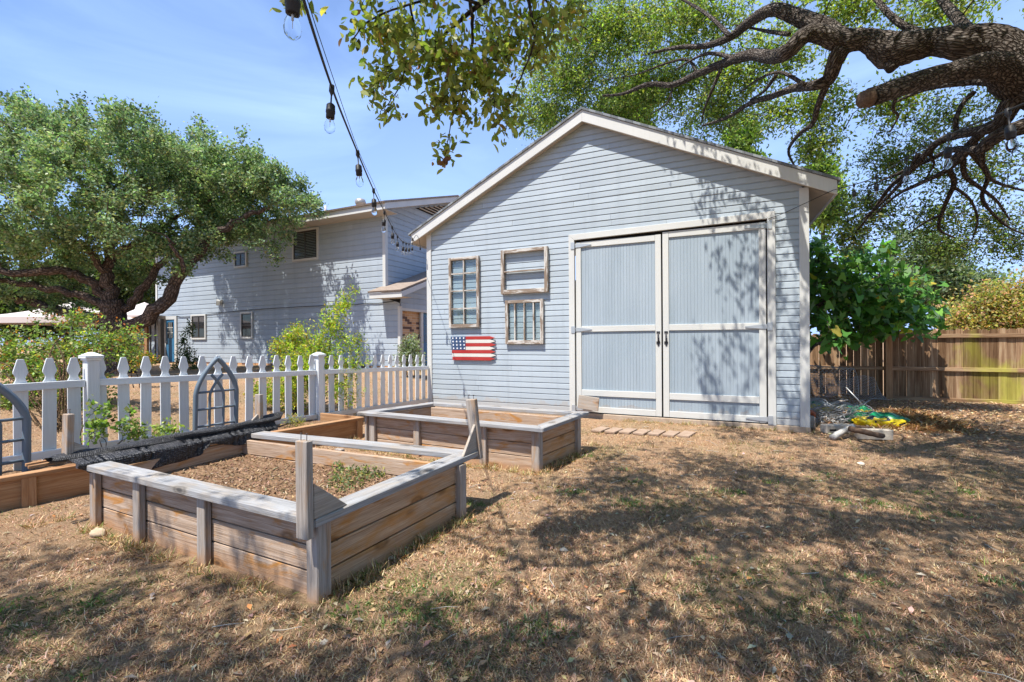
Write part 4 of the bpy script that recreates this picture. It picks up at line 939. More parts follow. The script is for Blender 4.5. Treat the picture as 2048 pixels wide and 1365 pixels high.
ctrs = blob_points(blobs, 400, .5); ctrs[::7] += rng.normal(size=ctrs[::7].shape)*[.35, .35, .28]; tg_ = np.repeat(ctrs, 5, 0)+rng.normal(size=(400*5, 3))*[.27, .27, .15]
grow(np.concatenate(nodes), tg_, tb, .007, .04, .09, 4)
tb.build('trunk', 'dark_bark', oak)
ctr = P(230, 420, 13.5); sprig_leaves('crown', tg_, unit(tg_-ctr)+rng.normal(size=tg_.shape)*.6+[0, 0, .3], 100, .34, .098, GREY_GREEN, oak, .58, .55, .05, 'oak_leaf', jit=.10)

# --- the big oak whose limb hangs over the shed
big = thing('overhanging_oak', 'large rough barked oak reaching its thick bent limb over the shed', 'tree', (4.95, 6.12, 0))
tb = Tubes(); nodes = []
trunk_top = P(2235, 262, 4.5)
tb.add(smooth_path([[5.0, 6.1, -.2], [4.9, 6.15, 1.2], [4.65, 6.2, 2.4], trunk_top, P(2150, 200, 4.6)], 6), np.interp(np.arange(25), [0, 6, 12, 18, 24], [.55, .40, .34, .31, .26]), 24, .10); 
limb(tb, [(2160, 206, 4.58), (2080, 162, 4.68), (2030, 128, 4.78), (1980, 92, 4.86), (1915, 86, 4.95), (1868, 84, 5.1), (1815, 96, 5.2), (1781, 100, 5.3), (1733, 80, 5.4), (1685, 82, 5.5), (1645, 56, 5.65), (1588, 32, 5.9), (1544, 20, 6.1), (1500, 44, 6.8), (1461, 74, 7.3), (1412, 92, 7.8), (1350, 96, 8.2), (1290, 110, 8.6)],
     (.27, .245, .235, .205, .16, .14, .17, .20, .115, .135, .12, .095, .08, .075, .06, .05, .035, .02), nodes, 20, .12, 6)
limb(tb, [(1795, 95, 5.3), (1786, 120, 5.28), (1780, 142, 5.25)], (.17, .12, .04), nodes, 14, .15)
limb(tb, [(2030, 160, 4.75), (1983, 132, 4.6), (1895, 147, 4.4), (1808, 172, 4.25), (1740, 196, 4.15)], (.20, .13, .095, .088, .085), nodes, 16, .12)
limb(tb, [(1680, 84, 5.5), (1620, 66, 5.55), (1575, 103, 5.65), (1544, 114, 6.2), (1500, 110, 6.9), (1445, 128, 7.6), (1395, 148, 8.0), (1346, 170, 8.3), (1297, 169, 8.5), (1247, 188, 8.7), (1205, 192, 8.8)], (.11, .10, .095, .09, .085, .07, .06, .05, .042, .03, .02), nodes, 14, .14)
limb(tb, [(1685, 95, 5.5), (1670, 125, 5.6), (1656, 160, 5.8), (1625, 172, 5.9), (1588, 177, 6.5), (1544, 193, 7.0), (1500, 207, 7.4), (1455, 235, 7.8), (1405, 252, 8.2)], (.11, .095, .08, .065, .055, .048, .04, .03, .02), nodes, 12, .14)
limb(tb, [(1655, 165, 5.8), (1636, 212, 6.2), (1625, 248, 6.5), (1597, 270, 6.9), (1577, 303, 7.3), (1592, 338, 7.6)], (.05, .042, .035, .03, .022, .012), nodes, 8, .14)
limb(tb, [(2080, 170, 4.7), (2026, 205, 4.8), (2002, 244, 4.9), (1966, 260, 5.1), (1922, 269, 5.4), (1873, 287, 5.8), (1825, 338, 6.3), (1781, 374, 6.8), (1746, 422, 7.2), (1711, 466, 7.6)], (.14, .10, .08, .06, .05, .045, .04, .03, .022, .012), nodes, 12, .14)
limb(tb, [(2160, 230, 4.4), (2060, 250, 4.6), (1997, 272, 4.8), (1957, 303, 5)], (.11, .085, .07, .06), nodes, 12, .12)
limb(tb, [(1966, 262, 5.1), (1935, 295, 5.4), (1897, 332, 5.8), (1908, 366, 6.1), (1887, 418, 6.5), (1878, 458, 6.8), (1909, 476, 7)], (.05, .045, .04, .032, .026, .02, .012), nodes, 8, .15)
limb(tb, [(1960, 300, 5), (1905, 300, 5.6), (1855, 322, 6.2), (1790, 350, 6.8), (1740, 372, 7.2)], (.045, .035, .03, .02, .01), nodes, 8, .15)
limb(tb, [(1935, 295, 5.4), (1975, 350, 6), (1965, 400, 6.4), (2010, 450, 6.8), (2050, 470, 7)], (.035, .03, .024, .018, .01), nodes, 7, .15)
limb(tb, [(1870, 80, 5.1), (1790, 40, 5.5), (1730, -30, 6)], (.05, .04, .03), nodes, 8, .14)
limb(tb, [(1945, 70, 4.85), (1900, 20, 5.4), (1850, -40, 6)], (.06, .05, .03), nodes, 8, .14)
limb(tb, [(1461, 74, 6.9), (1415, 30, 7.4), (1350, -10, 8)], (.04, .03, .02), nodes, 8, .14)
for pts, rad in [([(1837, 309, 6.1), (1812, 353, 6.4), (1767, 403, 6.8), (1723, 441, 7.2)], (.035, .03, .02, .01)),
                 ([(1950, 290, 5.3), (1894, 340, 5.8), (1843, 366, 6.2), (1793, 391, 6.6), (1742, 435, 7)], (.04, .035, .028, .02, .01)),
                 ([(1925, 315, 5.6), (1931, 353, 5.9), (1963, 378, 6.1), (1994, 403, 6.3), (2020, 441, 6.6)], (.035, .03, .024, .018, .01)),
                 ([(1963, 309, 5.3), (1969, 340, 5.5), (1994, 366, 5.8), (2060, 385, 6.2)], (.03, .026, .02, .012)),
                 ([(1912, 262, 5.5), (1912, 239, 5.5), (1925, 208, 5.5), (1950, 183, 5.4)], (.03, .028, .026, .03)),
                 ([(1808, 172, 4.3), (1792, 195, 4.5), (1786, 220, 4.7), (1796, 233, 4.9), (1780, 265, 5.1)], (.02, .018, .016, .012, .008)),
                 ([(2000, 170, 5.0), (1963, 164, 5.3), (1894, 170, 5.6), (1843, 182, 5.9), (1790, 205, 6.2)], (.05, .042, .034, .026, .014)),
                 ([(1445, 130, 7.6), (1420, 190, 7.8), (1408, 220, 8), (1402, 250, 8.2)], (.035, .026, .018, .01)),
                 ([(1553, 150, 6.8), (1528, 183, 7.1), (1500, 200, 7.4)], (.03, .022, .014)), ([(1610, 170, 5.95), (1560, 145, 6.6), (1515, 160, 7.1), (1480, 185, 7.5)], (.03, .024, .018, .01)),
                 ([(1578, 69, 5.8), (1530, 62, 6.4), (1510, 58, 6.8), (1470, 50, 7.2)], (.03, .024, .018, .01)), ([(1470, 118, 7.3), (1430, 108, 7.6), (1400, 112, 7.9), (1350, 140, 8.2)], (.04, .032, .025, .012)),
                 ([(1395, 148, 8.0), (1375, 120, 8.1), (1330, 128, 8.4), (1270, 150, 8.7), (1210, 160, 8.9)], (.03, .025, .02, .014, .008)), ([(1346, 170, 8.3), (1335, 205, 8.4), (1300, 230, 8.6)], (.022, .016, .008)),
                 ([(1866, 286, 5.85), (1862, 315, 6), (1868, 330, 6.1), (1850, 360, 6.3)], (.025, .02, .016, .01)), ([(1882, 430, 6.6), (1850, 445, 6.8), (1815, 470, 7.1)], (.02, .015, .008)), ([(1905, 372, 6.1), (1940, 400, 6.4), (1955, 440, 6.7), (1945, 480, 7)], (.022, .018, .014, .008))]:
    limb(tb, pts, rad, nodes, 7, .18)
# limbs above the camera, out of the picture; they give the lawn its shade
for pts, rad in [([(4.5, 6.1, 3.2), (3.6, 4.7, 4.9), (2.3, 3.9, 5.5), (1.2, 2.0, 5.4), (-.6, 1.5, 5.9), (-1.6, .1, 5.6), (-2.7, .1, 5.8)], (.09, .06, .045, .04, .03, .025, .015)),
                 ([(4.5, 6.0, 3.2), (4.9, 4.2, 4.6), (4.2, 2.4, 5.5), (3.6, .6, 5.5), (2.2, -1.0, 5.8)], (.09, .06, .045, .035, .02)),
                 ([(3.6, 4.7, 4.9), (3.4, 3.2, 5.6), (2.4, 1.8, 5.7), (1.4, -.2, 6.0)], (.05, .04, .03, .015)),
                 ([(4.6, 6.2, 2.6), (5.8, 6.2, 4.2), (7.4, 6.4, 5.0)], (.20, .13, .06)), ([(4.6, 6.3, 2.8), (5.3, 8.6, 4.8), (6.2, 10.4, 5.6)], (.18, .12, .05))]:
    path, rr = smooth_path(pts, 6, list(rad)); tb.add(path, rr, 12, .15); nodes.append(path)
NODES = np.concatenate(nodes)
c_ = P(1738, 197, 4.15); c2_ = P(1726, 199.5, 4.14); cut = Tubes(); cut.add([c_, c2_], [.080, .074], 18, .05); cut.build('cut_end', 'log_bark', big, False)
regions = [  # px, py, depth, rx, ry, rz, sprigs
    (1230, 60, 9.4, 190, 85, 1.1, 640), (1140, 160, 9.7, 130, 75, .9, 380), (1400, 40, 8.5, 140, 60, .8, 260), (1330, 165, 9.3, 150, 65, .9, 390), (1090, 235, 9.8, 70, 65, .7, 190), (1440, 225, 9.0, 110, 55, .8, 210),
    (1240, 225, 9.7, 120, 40, .7, 180), (1560, 110, 7.9, 110, 70, .5, 150), (1470, 150, 8.2, 80, 70, .5, 110), (1640, 215, 7.7, 65, 60, .5, 90), (1560, 230, 7.9, 60, 40, .5, 50), (1630, 290, 7.7, 55, 45, .5, 75), (1700, 20, 6.9, 190, 38, .8, 150), (1900, 18, 6.8, 150, 32, .7, 110), (1780, 210, 7.2, 80, 50, .6, 70)]
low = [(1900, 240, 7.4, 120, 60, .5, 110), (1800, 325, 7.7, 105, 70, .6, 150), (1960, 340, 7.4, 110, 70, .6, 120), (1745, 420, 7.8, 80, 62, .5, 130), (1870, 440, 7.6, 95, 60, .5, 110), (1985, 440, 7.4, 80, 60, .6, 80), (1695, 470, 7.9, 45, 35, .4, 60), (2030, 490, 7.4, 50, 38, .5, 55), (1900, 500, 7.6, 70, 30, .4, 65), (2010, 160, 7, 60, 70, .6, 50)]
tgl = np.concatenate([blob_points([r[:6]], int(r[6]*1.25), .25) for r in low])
tg_ = np.concatenate([blob_points([r[:6]], int(r[6]*1.25), .25) for r in regions])
# canopy overhead: keep only what stands above the upper edge of the picture
q = []
def canopy(n, xr, yr, zr, dens):
    p = np.stack([rng.uniform(*xr, n), rng.uniform(*yr, n), rng.uniform(*zr, n)], -1); dep = (p-CO)@FW
    ok = ((p[:, 2]-CAM_H) > .83*dep) & (rng.random(n) < dens(p[:, 0]+.15*p[:, 2], p[:, 1]+.46*p[:, 2])); return p[ok]
def shade(gx, gy):                                                   # how much the crown covers above a place on the lawn
    d = .86*sstep((gx+1.9)/1.4)*sstep((6.6-gy)/1.6)+.78*sstep((gx-1.4)/1.0)*sstep((13-gy)/2)+.85*sstep((2.1-gy)/.9)*sstep((gx+4.6)/1.5)+.95*sstep((gx+.15)/.5)*sstep((gy-6.4)/.8)*sstep((10.3-gy)/.6)
    d = d*(1-.85*np.exp(-((gx-2.7)/1.1)**2-((gy-8.3)/1.0)**2))
    return np.clip(d, 0, 1)*np.clip(3.6*(.5*patch(gx, gy, 1.9, .6)+.5*patch(gx+.3*gy, gy-.2*gx, 4.6, 2.1)-.29), 0, 1)
over = canopy(9500, (-6, 6.5), (-3.0, 6.9), (4.3, 6.9), shade)
tall = canopy(900, (1.2, 7.5), (3.5, 8.2), (4.6, 7.0), shade)
tg2 = np.concatenate([over, tall])
print('canopy', len(over), len(tall)); BIG_GREEN = [(.18, .25, .05), (.24, .31, .07), (.28, .345, .09), (.13, .185, .05), (.33, .34, .10)]
grow(NODES, np.concatenate([tg_, tgl]), tb, .0042, .030, .10, 4); grow(NODES, tg2, tb, .004, .03, .08, 4)
tb.build('trunk', 'oak_bark', big)
dirs = rng.normal(size=tg_.shape)+[0, 0, -.1]
sprig_leaves('crown', tg_, dirs, 17, .34, .073, BIG_GREEN, big, .44, .35, .12, 'leaf', jit=.05)
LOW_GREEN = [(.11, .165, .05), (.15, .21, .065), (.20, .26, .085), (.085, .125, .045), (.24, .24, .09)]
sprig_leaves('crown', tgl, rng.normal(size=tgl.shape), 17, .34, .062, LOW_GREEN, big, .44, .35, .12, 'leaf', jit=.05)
sprig_leaves('crown', tg2, rng.normal(size=tg2.shape), 26, .36, .085, BIG_GREEN, big, .5, .5, .1, jit=.085)

# --- near drooping branch at the top of the picture
hb = thing('drooping_oak_branch', 'near oak branch with large olive leaves drooping at the top centre', 'branch', tuple(P(1000, -60, 2.3)))
tb = Tubes(); nodes = []
for pts, rad in [([(1150, -160, 2.3), (1050, -60, 2.35), (960, 10, 2.4), (900, 60, 2.45), (850, 110, 2.45)], (.022, .018, .013, .008, .004)),
                 ([(940, 0, 2.4), (945, 60, 2.4), (940, 120, 2.45), (925, 190, 2.45), (905, 235, 2.45), (893, 300, 2.45), (890, 325, 2.45)], (.010, .009, .007, .005, .003, .0022, .0018)),
                 ([(1050, -60, 2.35), (1060, 20, 2.3), (1068, 80, 2.3), (1045, 150, 2.35), (1020, 210, 2.4)], (.010, .008, .006, .004, .003)),
                 ([(1050, -60, 2.35), (1100, 10, 2.5), (1140, 40, 2.6), (1175, 60, 2.6)], (.008, .006, .004, .003)),
                 ([(960, 10, 2.4), (900, -10, 2.3), (820, 10, 2.2), (740, 40, 2.2), (705, 80, 2.2)], (.009, .007, .005, .004, .003)),
                 ([(1050, -60, 2.35), (900, -90, 2.1), (760, -80, 1.9), (640, -40, 1.8), (600, -5, 1.75)], (.012, .01, .008, .005, .003)),
                 ([(820, 10, 2.2), (830, 70, 2.3), (815, 130, 2.3), (790, 190, 2.3), (760, 225, 2.3)], (.006, .005, .004, .003, .002))]:
    limb(tb, pts, rad, nodes, 6, .1, 5, .002)
regs = [(780, 60, 2.25, 95, 75, .22, 42), (870, 110, 2.35, 110, 80, .25, 60), (960, 150, 2.4, 100, 75, .25, 58), (1010, 80, 2.4, 100, 80, .25, 46), (1080, 60, 2.45, 80, 75, .25, 34), (760, 160, 2.3, 55, 50, .15, 18), (1020, 225, 2.4, 55, 35, .15, 18), (900, 200, 2.4, 90, 35, .2, 26), (1140, 30, 2.5, 45, 45, .2, 12), (600, 0, 1.75, 30, 12, .1, 4), (820, -30, 2.2, 150, 40, .3, 26), (1000, -30, 2.35, 150, 40, .3, 26), (780, 225, 2.3, 25, 10, .08, 5)]
tg_ = np.concatenate([blob_points([r[:6]], r[6], .2) for r in regs]+[np.array([P(px, py, 2.45) for px, py in ((905, 275), (895, 290), (885, 300), (892, 315), (880, 285))])])
grow(np.concatenate(nodes), tg_, tb, .0014, .005, .12, 4, -.1); tb.build('stem', 'twig_bark', hb)
def leaf6(name, pos, d, size, cols, parent, aspect=.45, mat='leaf', droop=.5):
    n = len(pos); d = unit(d); nr = unit(rng.normal(size=(n, 3))*.7+[0, 0, .5]); sd = unit(np.cross(d, nr)); nn = np.cross(sd, d); s = size[:, None]
    prof = [(.0, 0), (.25, .8), (.6, 1.0), (.86, .62), (1.0, 0), (.86, -.62), (.6, -1.0), (.25, -.8)]
    bend = nn*s
    V = np.stack([pos+d*s*a+sd*s*aspect*.5*b+bend*(.10*abs(b)-.22*a*a) for a, b in prof], 1).reshape(-1, 3)
    return np_mesh(name, V, np.arange(8*n).reshape(n, 8), mat, parent, col=np.repeat(cols, 8, 0), smooth=False)
per = 9; T = np.repeat(tg_, per, 0); k = len(T)
leaf6('leaves', T+rng.normal(size=(k, 3))*.030, rng.normal(size=(k, 3))*.8+[0, 0, -.45], .050*(.6+.65*rng.random(k)), palette(k, [(.24, .265, .075), (.30, .32, .09), (.18, .22, .065), (.37, .37, .12), (.32, .19, .09)], [.3, .28, .25, .13, .04]), hb, .44)
c_ = P(889, 327, 2.45); tbx = Tubes()
leaf6('dead_leaf', c_+rng.normal(size=(9, 3))*.012, rng.normal(size=(9, 3)), np.full(9, .04), palette(9, [(.22, .11, .06)]), hb, .7)

def shrub(name, label, cat, base, blobs, n, per, leaf, cols, length=.25, stems=8, stem_mat='twig_bark', aspect=.5, up=.5, droop=0, group=None, mat='leaf', w=None, jit=.04, r_st=.012, shell=.3, crown='foliage', extra=None):
    t_ = thing(name, label, cat, tuple(base), group); tg = blob_points(blobs, n, shell); tg = tg[tg[:, 2] > base[2]+.02]; tb_ = Tubes(); nd = []
    ctr_ = tg.mean(0)
    for i in range(stems):
        e = tg[rng.integers(len(tg))]; b0 = np.array(base)+np.array([*(rng.normal(size=2)*.08), -.05]); m1 = lerp(b0, e, .45)+np.array([*(rng.normal(size=2)*.06), .12*np.linalg.norm(e-b0)])
        path = smooth_path([b0, m1, lerp(b0, e, .85)], 5); tb_.add(path, np.linspace(r_st, r_st*.45, len(path)), 6, .1); nd.append(path)
    grow(np.concatenate(nd), tg, tb_, .002, r_st*.5, .1, 4); tb_.build('stem', stem_mat, t_)
    sprig_leaves(crown, tg, unit(tg-np.array(base))+rng.normal(size=tg.shape)*.7, per, length, leaf, cols, t_, aspect, up, droop, mat, 1.0, w, jit)
    return t_
LIME = [(.34, .42, .04), (.25, .36, .035), (.42, .44, .07), (.18, .29, .04), (.46, .36, .08)]
# lime shrubs behind the fence
b_ = G(628, 815, .2); shrub('lime_shrub', 'feathery yellow green shrub behind the fence with one tall leaning spray', 'shrub', (b_[0], b_[1], .2),
    [(640, 690, 7.7, 38, 60, .3), (668, 650, 7.7, 24, 50, .2), (690, 605, 7.7, 14, 36, .12), (706, 580, 7.7, 7, 14, .08), (600, 740, 7.7, 50, 60, .3), (700, 690, 7.7, 40, 24, .25), (660, 740, 7.7, 50, 50, .3), (705, 725, 7.7, 40, 10, .2), (680, 775, 7.6, 45, 45, .3)], 430, 19, .056, LIME, .2, 12, aspect=.36)
b_ = G(585, 820, .2); shrub('lime_shrub', 'rounded gold tipped shrub behind the fence beside the capped post', 'shrub', (b_[0], b_[1], .2),
    [(590, 680, 8.2, 34, 36, .3), (562, 700, 8.2, 24, 24, .25), (600, 740, 8, 44, 44, .3), (575, 785, 7.9, 50, 45, .3), (530, 790, 7.9, 30, 30, .2)], 330, 26, .058, LIME+[(.40, .27, .06)], .2, 10, aspect=.36)
# rose bush
b_ = G(120, 860, .3); shrub('rose_bush', 'large tangled rose bush with coppery young shoots behind the fence', 'rose bush', (b_[0], b_[1], .25),
    [(60, 720, 6.9, 90, 75, .6), (160, 700, 6.9, 80, 70, .6), (215, 690, 6.8, 60, 50, .5), (-20, 720, 6.9, 70, 70, .6), (120, 780, 6.9, 110, 60, .6), (20, 800, 6.8, 90, 60, .5), (150, 640, 6.9, 40, 26, .3), (258, 690, 6.8, 30, 40, .3), (60, 830, 6.9, 100, 45, .5), (170, 810, 6.9, 60, 45, .4)], 780, 18, .055,
    [(.12, .19, .05), (.17, .24, .075), (.24, .31, .09), (.34, .34, .08), (.40, .18, .06)], .22, 26, 'red_cane', .58, .5, w=[.28, .3, .22, .14, .06], r_st=.012)
tg = blob_points([(70, 690, 6.8, 110, 70, .5), (190, 650, 6.8, 80, 36, .4), (240, 680, 6.7, 50, 30, .3)], 46, .8); rb = bpy.data.objects['rose_bush']
sprig_leaves('young_foliage', tg, rng.normal(size=tg.shape)+[0, 0, 1], 7, .1, .042, [(.42, .12, .04), (.36, .16, .06), (.48, .20, .08)], rb, .55, .4, jit=.02)
b_ = P(283, 745, 9.5); shrub('lantana_shrub', 'small orange flowering shrub at the foot of the left oak', 'shrub', (b_[0], b_[1], .35),
    [(283, 720, 9.5, 20, 24, .3), (300, 715, 9.5, 10, 14, .2)], 60, 14, .055, [(.13, .18, .04), (.22, .25, .05), (.45, .22, .07)], .15, 6)
# climber by the house door and silvery bush by the porch
b_ = PY(372, 742, 12.0); shrub('climbing_plant', 'thin dark green climber growing up the house wall by the blue door', 'climber', (b_[0], 12.05, .45),
    [(372, 712, 15.9, 22, 30, .3), (360, 735, 15.8, 18, 18, .3), (388, 730, 15.8, 12, 22, .3), (378, 665, 15.9, 6, 26, .1), (366, 680, 15.9, 7, 26, .1), (384, 650, 15.9, 4, 14, .05)], 170, 12, .075, [(.04, .07, .02), (.06, .10, .03), (.09, .13, .05)], .2, 6)
b_ = P(820, 748, 13.2); shrub('silver_bush', 'silvery grey green bush before the brick porch wall', 'bush', (b_[0], b_[1], .35),
    [(820, 700, 13.2, 22, 34, .4), (805, 715, 13, 18, 24, .4), (838, 722, 13, 16, 24, .4)], 170, 20, .075, [(.24, .28, .22), (.30, .34, .26), (.20, .24, .16)], .25, 8, aspect=.4)
# vine on the border and weeds
b_ = P(195, 905, 4.5); shrub('young_vine', 'light green vine climbing the left fence post from the border', 'vine', (b_[0], b_[1], .2),
    [(215, 820, 4.55, 14, 30, .08), (200, 850, 4.5, 26, 24, .1), (185, 860, 4.45, 18, 24, .08), (180, 815, 4.5, 10, 20, .06), (245, 850, 4.6, 24, 22, .08), (260, 820, 4.65, 8, 18, .05)], 52, 6, .046, [(.16, .26, .06), (.22, .32, .08), (.11, .19, .05), (.30, .33, .10)], .1, 5, aspect=.8, up=.3, r_st=.005, jit=.02)
for (px, py, lab, wd) in ((275, 872, 'low leafy weed in the border between vine and trellis', 22), (330, 868, 'spreading light green weed left of the middle trellis', 30), (590, 850, 'wispy yellow weed tuft beside the capped middle post', 26)):
    b_ = P(px, py+8, {275: 4.7, 330: 4.85, 590: 6.3}[px]); shrub('border_weed', lab, 'weed', (b_[0], b_[1], .2), [(px, py-6, float((b_-CO)@FW), wd, 10, .08)], 34, 7, .04 if px < 500 else .06, [(.18, .26, .06), (.26, .32, .08)] if px < 500 else [(.38, .34, .08), (.28, .28, .07)], .08, 5, aspect=.6 if px < 500 else .15, r_st=.004, group='weeds growing in the cedar border')
b_ = G(735, 945, .28); wd = thing('bed_weeds', 'patch of small grey green weeds in the corner of the near bed', 'weeds', (b_[0], b_[1], .27))
tgs = []
for _ in range(120):
    px, py = rng.uniform(660, 830), 0; py = 940+(px-745)*-.30+rng.normal()*13; p = G(px, py, .27)
    if p[1] < 3.0 and p[0] < -1.92: tgs.append(p+[0, 0, rng.random()*.05*(1+(px > 770))])
tgs = np.array(tgs); tb = Tubes()
for p in tgs: tb.add([[p[0], p[1], .25], [p[0], p[1], p[2]+.02]], .0016, 4)
tb.build('stem', 'red_cane', wd); sprig_leaves('foliage', tgs, rng.normal(size=tgs.shape)*.5+[0, 0, 1], 11, .05, .032, [(.13, .18, .08), (.18, .23, .11), (.10, .14, .06), (.33, .30, .12)], wd, .45, .4, jit=.018)

# fig tree between the shed and the back fence: big lobed leaves
fig = thing('fig_tree', 'dense fig tree with big glossy lobed leaves beside the shed', 'tree', (1.42, 10.7, 0))
blobs = [(1700, 585, 9.2, 105, 85, .8), (1640, 550, 9.0, 70, 70, .7), (1790, 600, 9.4, 90, 75, .7), (1845, 640, 9.5, 40, 34, .5), (1650, 645, 8.6, 45, 32, .4), (1720, 520, 9.4, 55, 36, .6), (1630, 490, 9.2, 30, 20, .4), (1770, 640, 9.2, 80, 28, .5), (1665, 672, 8.3, 22, 14, .2), (1690, 655, 9.3, 75, 35, .5)]
tg_ = blob_points(blobs, 860, .3); tb = Tubes(); nd = []
for i in range(9):
    e = tg_[rng.integers(len(tg_))]; b0 = np.array([1.42+rng.normal()*.05, 10.7+rng.normal()*.12, -.05]); path = smooth_path([b0, [b0[0]+.18*(e[0]-b0[0]), b0[1]+.18*(e[1]-b0[1]), .62*e[2]+.1], lerp(b0, e, .9)], 6); tb.add(path, np.linspace(.04, .015, len(path)), 7, .1); nd.append(path)
grow(np.concatenate(nd), tg_, tb, .005, .02, .08, 5); tb.build('trunk', 'oak_bark', fig)
lob = []
for i in range(26):
    a_ = -math.pi+2*math.pi*(i+.5)/26; r = .5*(.62+.38*max(0, math.cos(2.5*a_))**.8 if abs(a_) < 2.6 else .35)*(1.05 if abs(a_) < .4 else .95); lob.append((.42+r*math.cos(a_), r*math.sin(a_)))
per = 3; T = np.repeat(tg_, per, 0); k = len(T); pos = T+rng.normal(size=(k, 3))*.10; d = unit(rng.normal(size=(k, 3))*.55+[-.1, -.5, -.35]); nr = unit(rng.normal(size=(k, 3))*.45+[-.05, -.45, .75]); sd = unit(np.cross(d, nr)); nn = np.cross(sd, d); s = (.20*(.55+.7*rng.random(k)))[:, None]
V = np.stack([pos+d*s*a+sd*s*b+nn*s*(-.25*a*a+.18*abs(b)) for a, b in lob], 1).reshape(-1, 3)
np_mesh('crown', V, np.arange(26*k).reshape(k, 26), 'shiny_leaf', fig, col=np.repeat(palette(k, [(.055, .145, .033), (.085, .205, .042), (.145, .30, .06), (.125, .225, .11), (.42, .36, .06)], [.3, .32, .24, .11, .03]), 26, 0))

# trees and shrubs beyond
def far_tree(name, label, base, blobs, n, per, leaf, cols, group=None, rt=.2, jit=.25, cat='tree'):
    t_ = thing(name, label, cat, tuple(base), group); tg = blob_points(blobs, n, .5); tb_ = Tubes(); top = tg.mean(0); path = smooth_path([base, lerp(base, top, .5), top], 5)
    tb_.add(path, np.linspace(rt, rt*.35, len(path)), 8, .15); grow(path, tg, tb_, .012, rt*.4, .08, 4); tb_.build('trunk', 'dark_bark', t_)
    sprig_leaves('crown', tg, rng.normal(size=tg.shape)+[0, 0, .4], per, .7, leaf, cols, t_, .6, .5, 0, jit=jit); return t_
DK = [(.04, .065, .02), (.06, .09, .026), (.085, .12, .04)]
for i, (px, top, dd, wd_) in enumerate(((-130, 480, 26, 140), (20, 540, 27, 110), (140, 520, 29, 100), (262, 500, 31, 95), (330, 470, 36, 80))):
    b_ = P(px, 700, dd); far_tree('background_tree', ['dark leafy tree beyond the left oak, cut off by the left edge', 'dark leafy tree beyond the canopy, lowest of the row behind the left oak', 'dark tree behind the left oak trunk, just left of it', 'tall dark tree right of the left oak trunk beyond the house', 'dark tree half hidden behind the left end of the house'][i], (b_[0], b_[1], .3),
        [(px, (top+690)/2, dd, wd_, (690-top)/2, 3), (px+40, top+50, dd, wd_*.6, 45, 2.4), (px-50, top+70, dd, wd_*.6, 50, 2.4)], 230, 55, .26, DK+[(.12, .15, .05)], 'trees far behind the left oak', .3)
PALE = [(.16, .21, .12), (.20, .25, .15), (.13, .18, .10)]
for px, py, dd, rx, ry, lab in ((1835, 530, 24, 80, 66, 'pale grey green tree beyond the fence behind the fig'), (1935, 575, 23, 70, 36, 'low pale green tree beyond the fence right of the fig')):
    b_ = P(px, 700, dd); far_tree('pale_tree', lab, (b_[0], b_[1], 0), [(px, py, dd, rx, ry, 2), (px+30, py+50, dd, rx, 40, 2)], 200, 60, .2, PALE, 'trees beyond the back fence', .2)
OCH = [(.40, .34, .11), (.33, .34, .11), (.46, .32, .15), (.52, .28, .17), (.24, .29, .09)]
for px, py, dd, rx, ry, lab in ((1930, 630, 17, 55, 36, 'ochre flowering shrub over the back fence nearest the fig'), (2000, 605, 16.5, 60, 42, 'tall ochre and rust shrub over the middle of the back fence'), (2075, 600, 15.5, 55, 62, 'rust tipped shrub over the back fence cut off by the right edge')):
    b_ = P(px, 720, dd); shrub('crape_myrtle', lab, 'shrub', (b_[0], b_[1], 0), [(px, py, dd, rx, ry, 1.0), (px, py+45, dd, rx, 40, 1.0)], 300, 26, .11, OCH, .4, 8, 'twig_bark', .6, .5, 0, 'ochre shrubs beyond the back fence', jit=.12, r_st=.03)
PINE = [(.16, .24, .05), (.22, .30, .07), (.12, .18, .04)]
for px, py, dd, rx, ry, lab in ((1478, 275, 17, 26, 45, 'bright green pine tip showing above the shed roof under the oak'), (1648, 345, 18, 28, 26, 'small bright pine tip at the right end of the shed roof'), (1250, 215, 17, 70, 60, 'light green treetop behind the shed roof ridge')):
    b_ = P(px, 690, dd); far_tree('pine_tree', lab, (b_[0], b_[1], 0), [(px, py, dd, rx, ry, .8), (px, py+60, dd, rx*1.3, 60, 1.1)], 120, 60, .16, PINE, 'pines behind the shed', .15, .12)

# neighbour's roof beyond the back fence
nb = thing('neighbour_house', 'low house with faded pink shingle roof beyond the back fence', 'house', tuple(P(1990, 690, 21)*[1, 1, 0]))
a, b = P(1868, 668, 20.5), P(2150, 664, 20.5); c, d = P(1905, 622, 24), P(2150, 612, 24)
mb = MB(); mb.prism([a, b, d, c], (0, 0, .08)); mb.build('roof', 'pink_shingle', nb)
mb = MB(); n_ = unit(np.cross(b-a, [0, 0, 1])); mb.prism([[a[0], a[1], 0], [b[0], b[1], 0], [b[0], b[1], b[2]-.05], [a[0], a[1], a[2]-.05]], tuple(n_*-.2+0)); mb.build('wall', 'brick', nb)
mb = MB(); mb.beam(a-[0, 0, .05], b-[0, 0, .05], .05, .16); mb.build('fascia', 'dark_frame', nb)

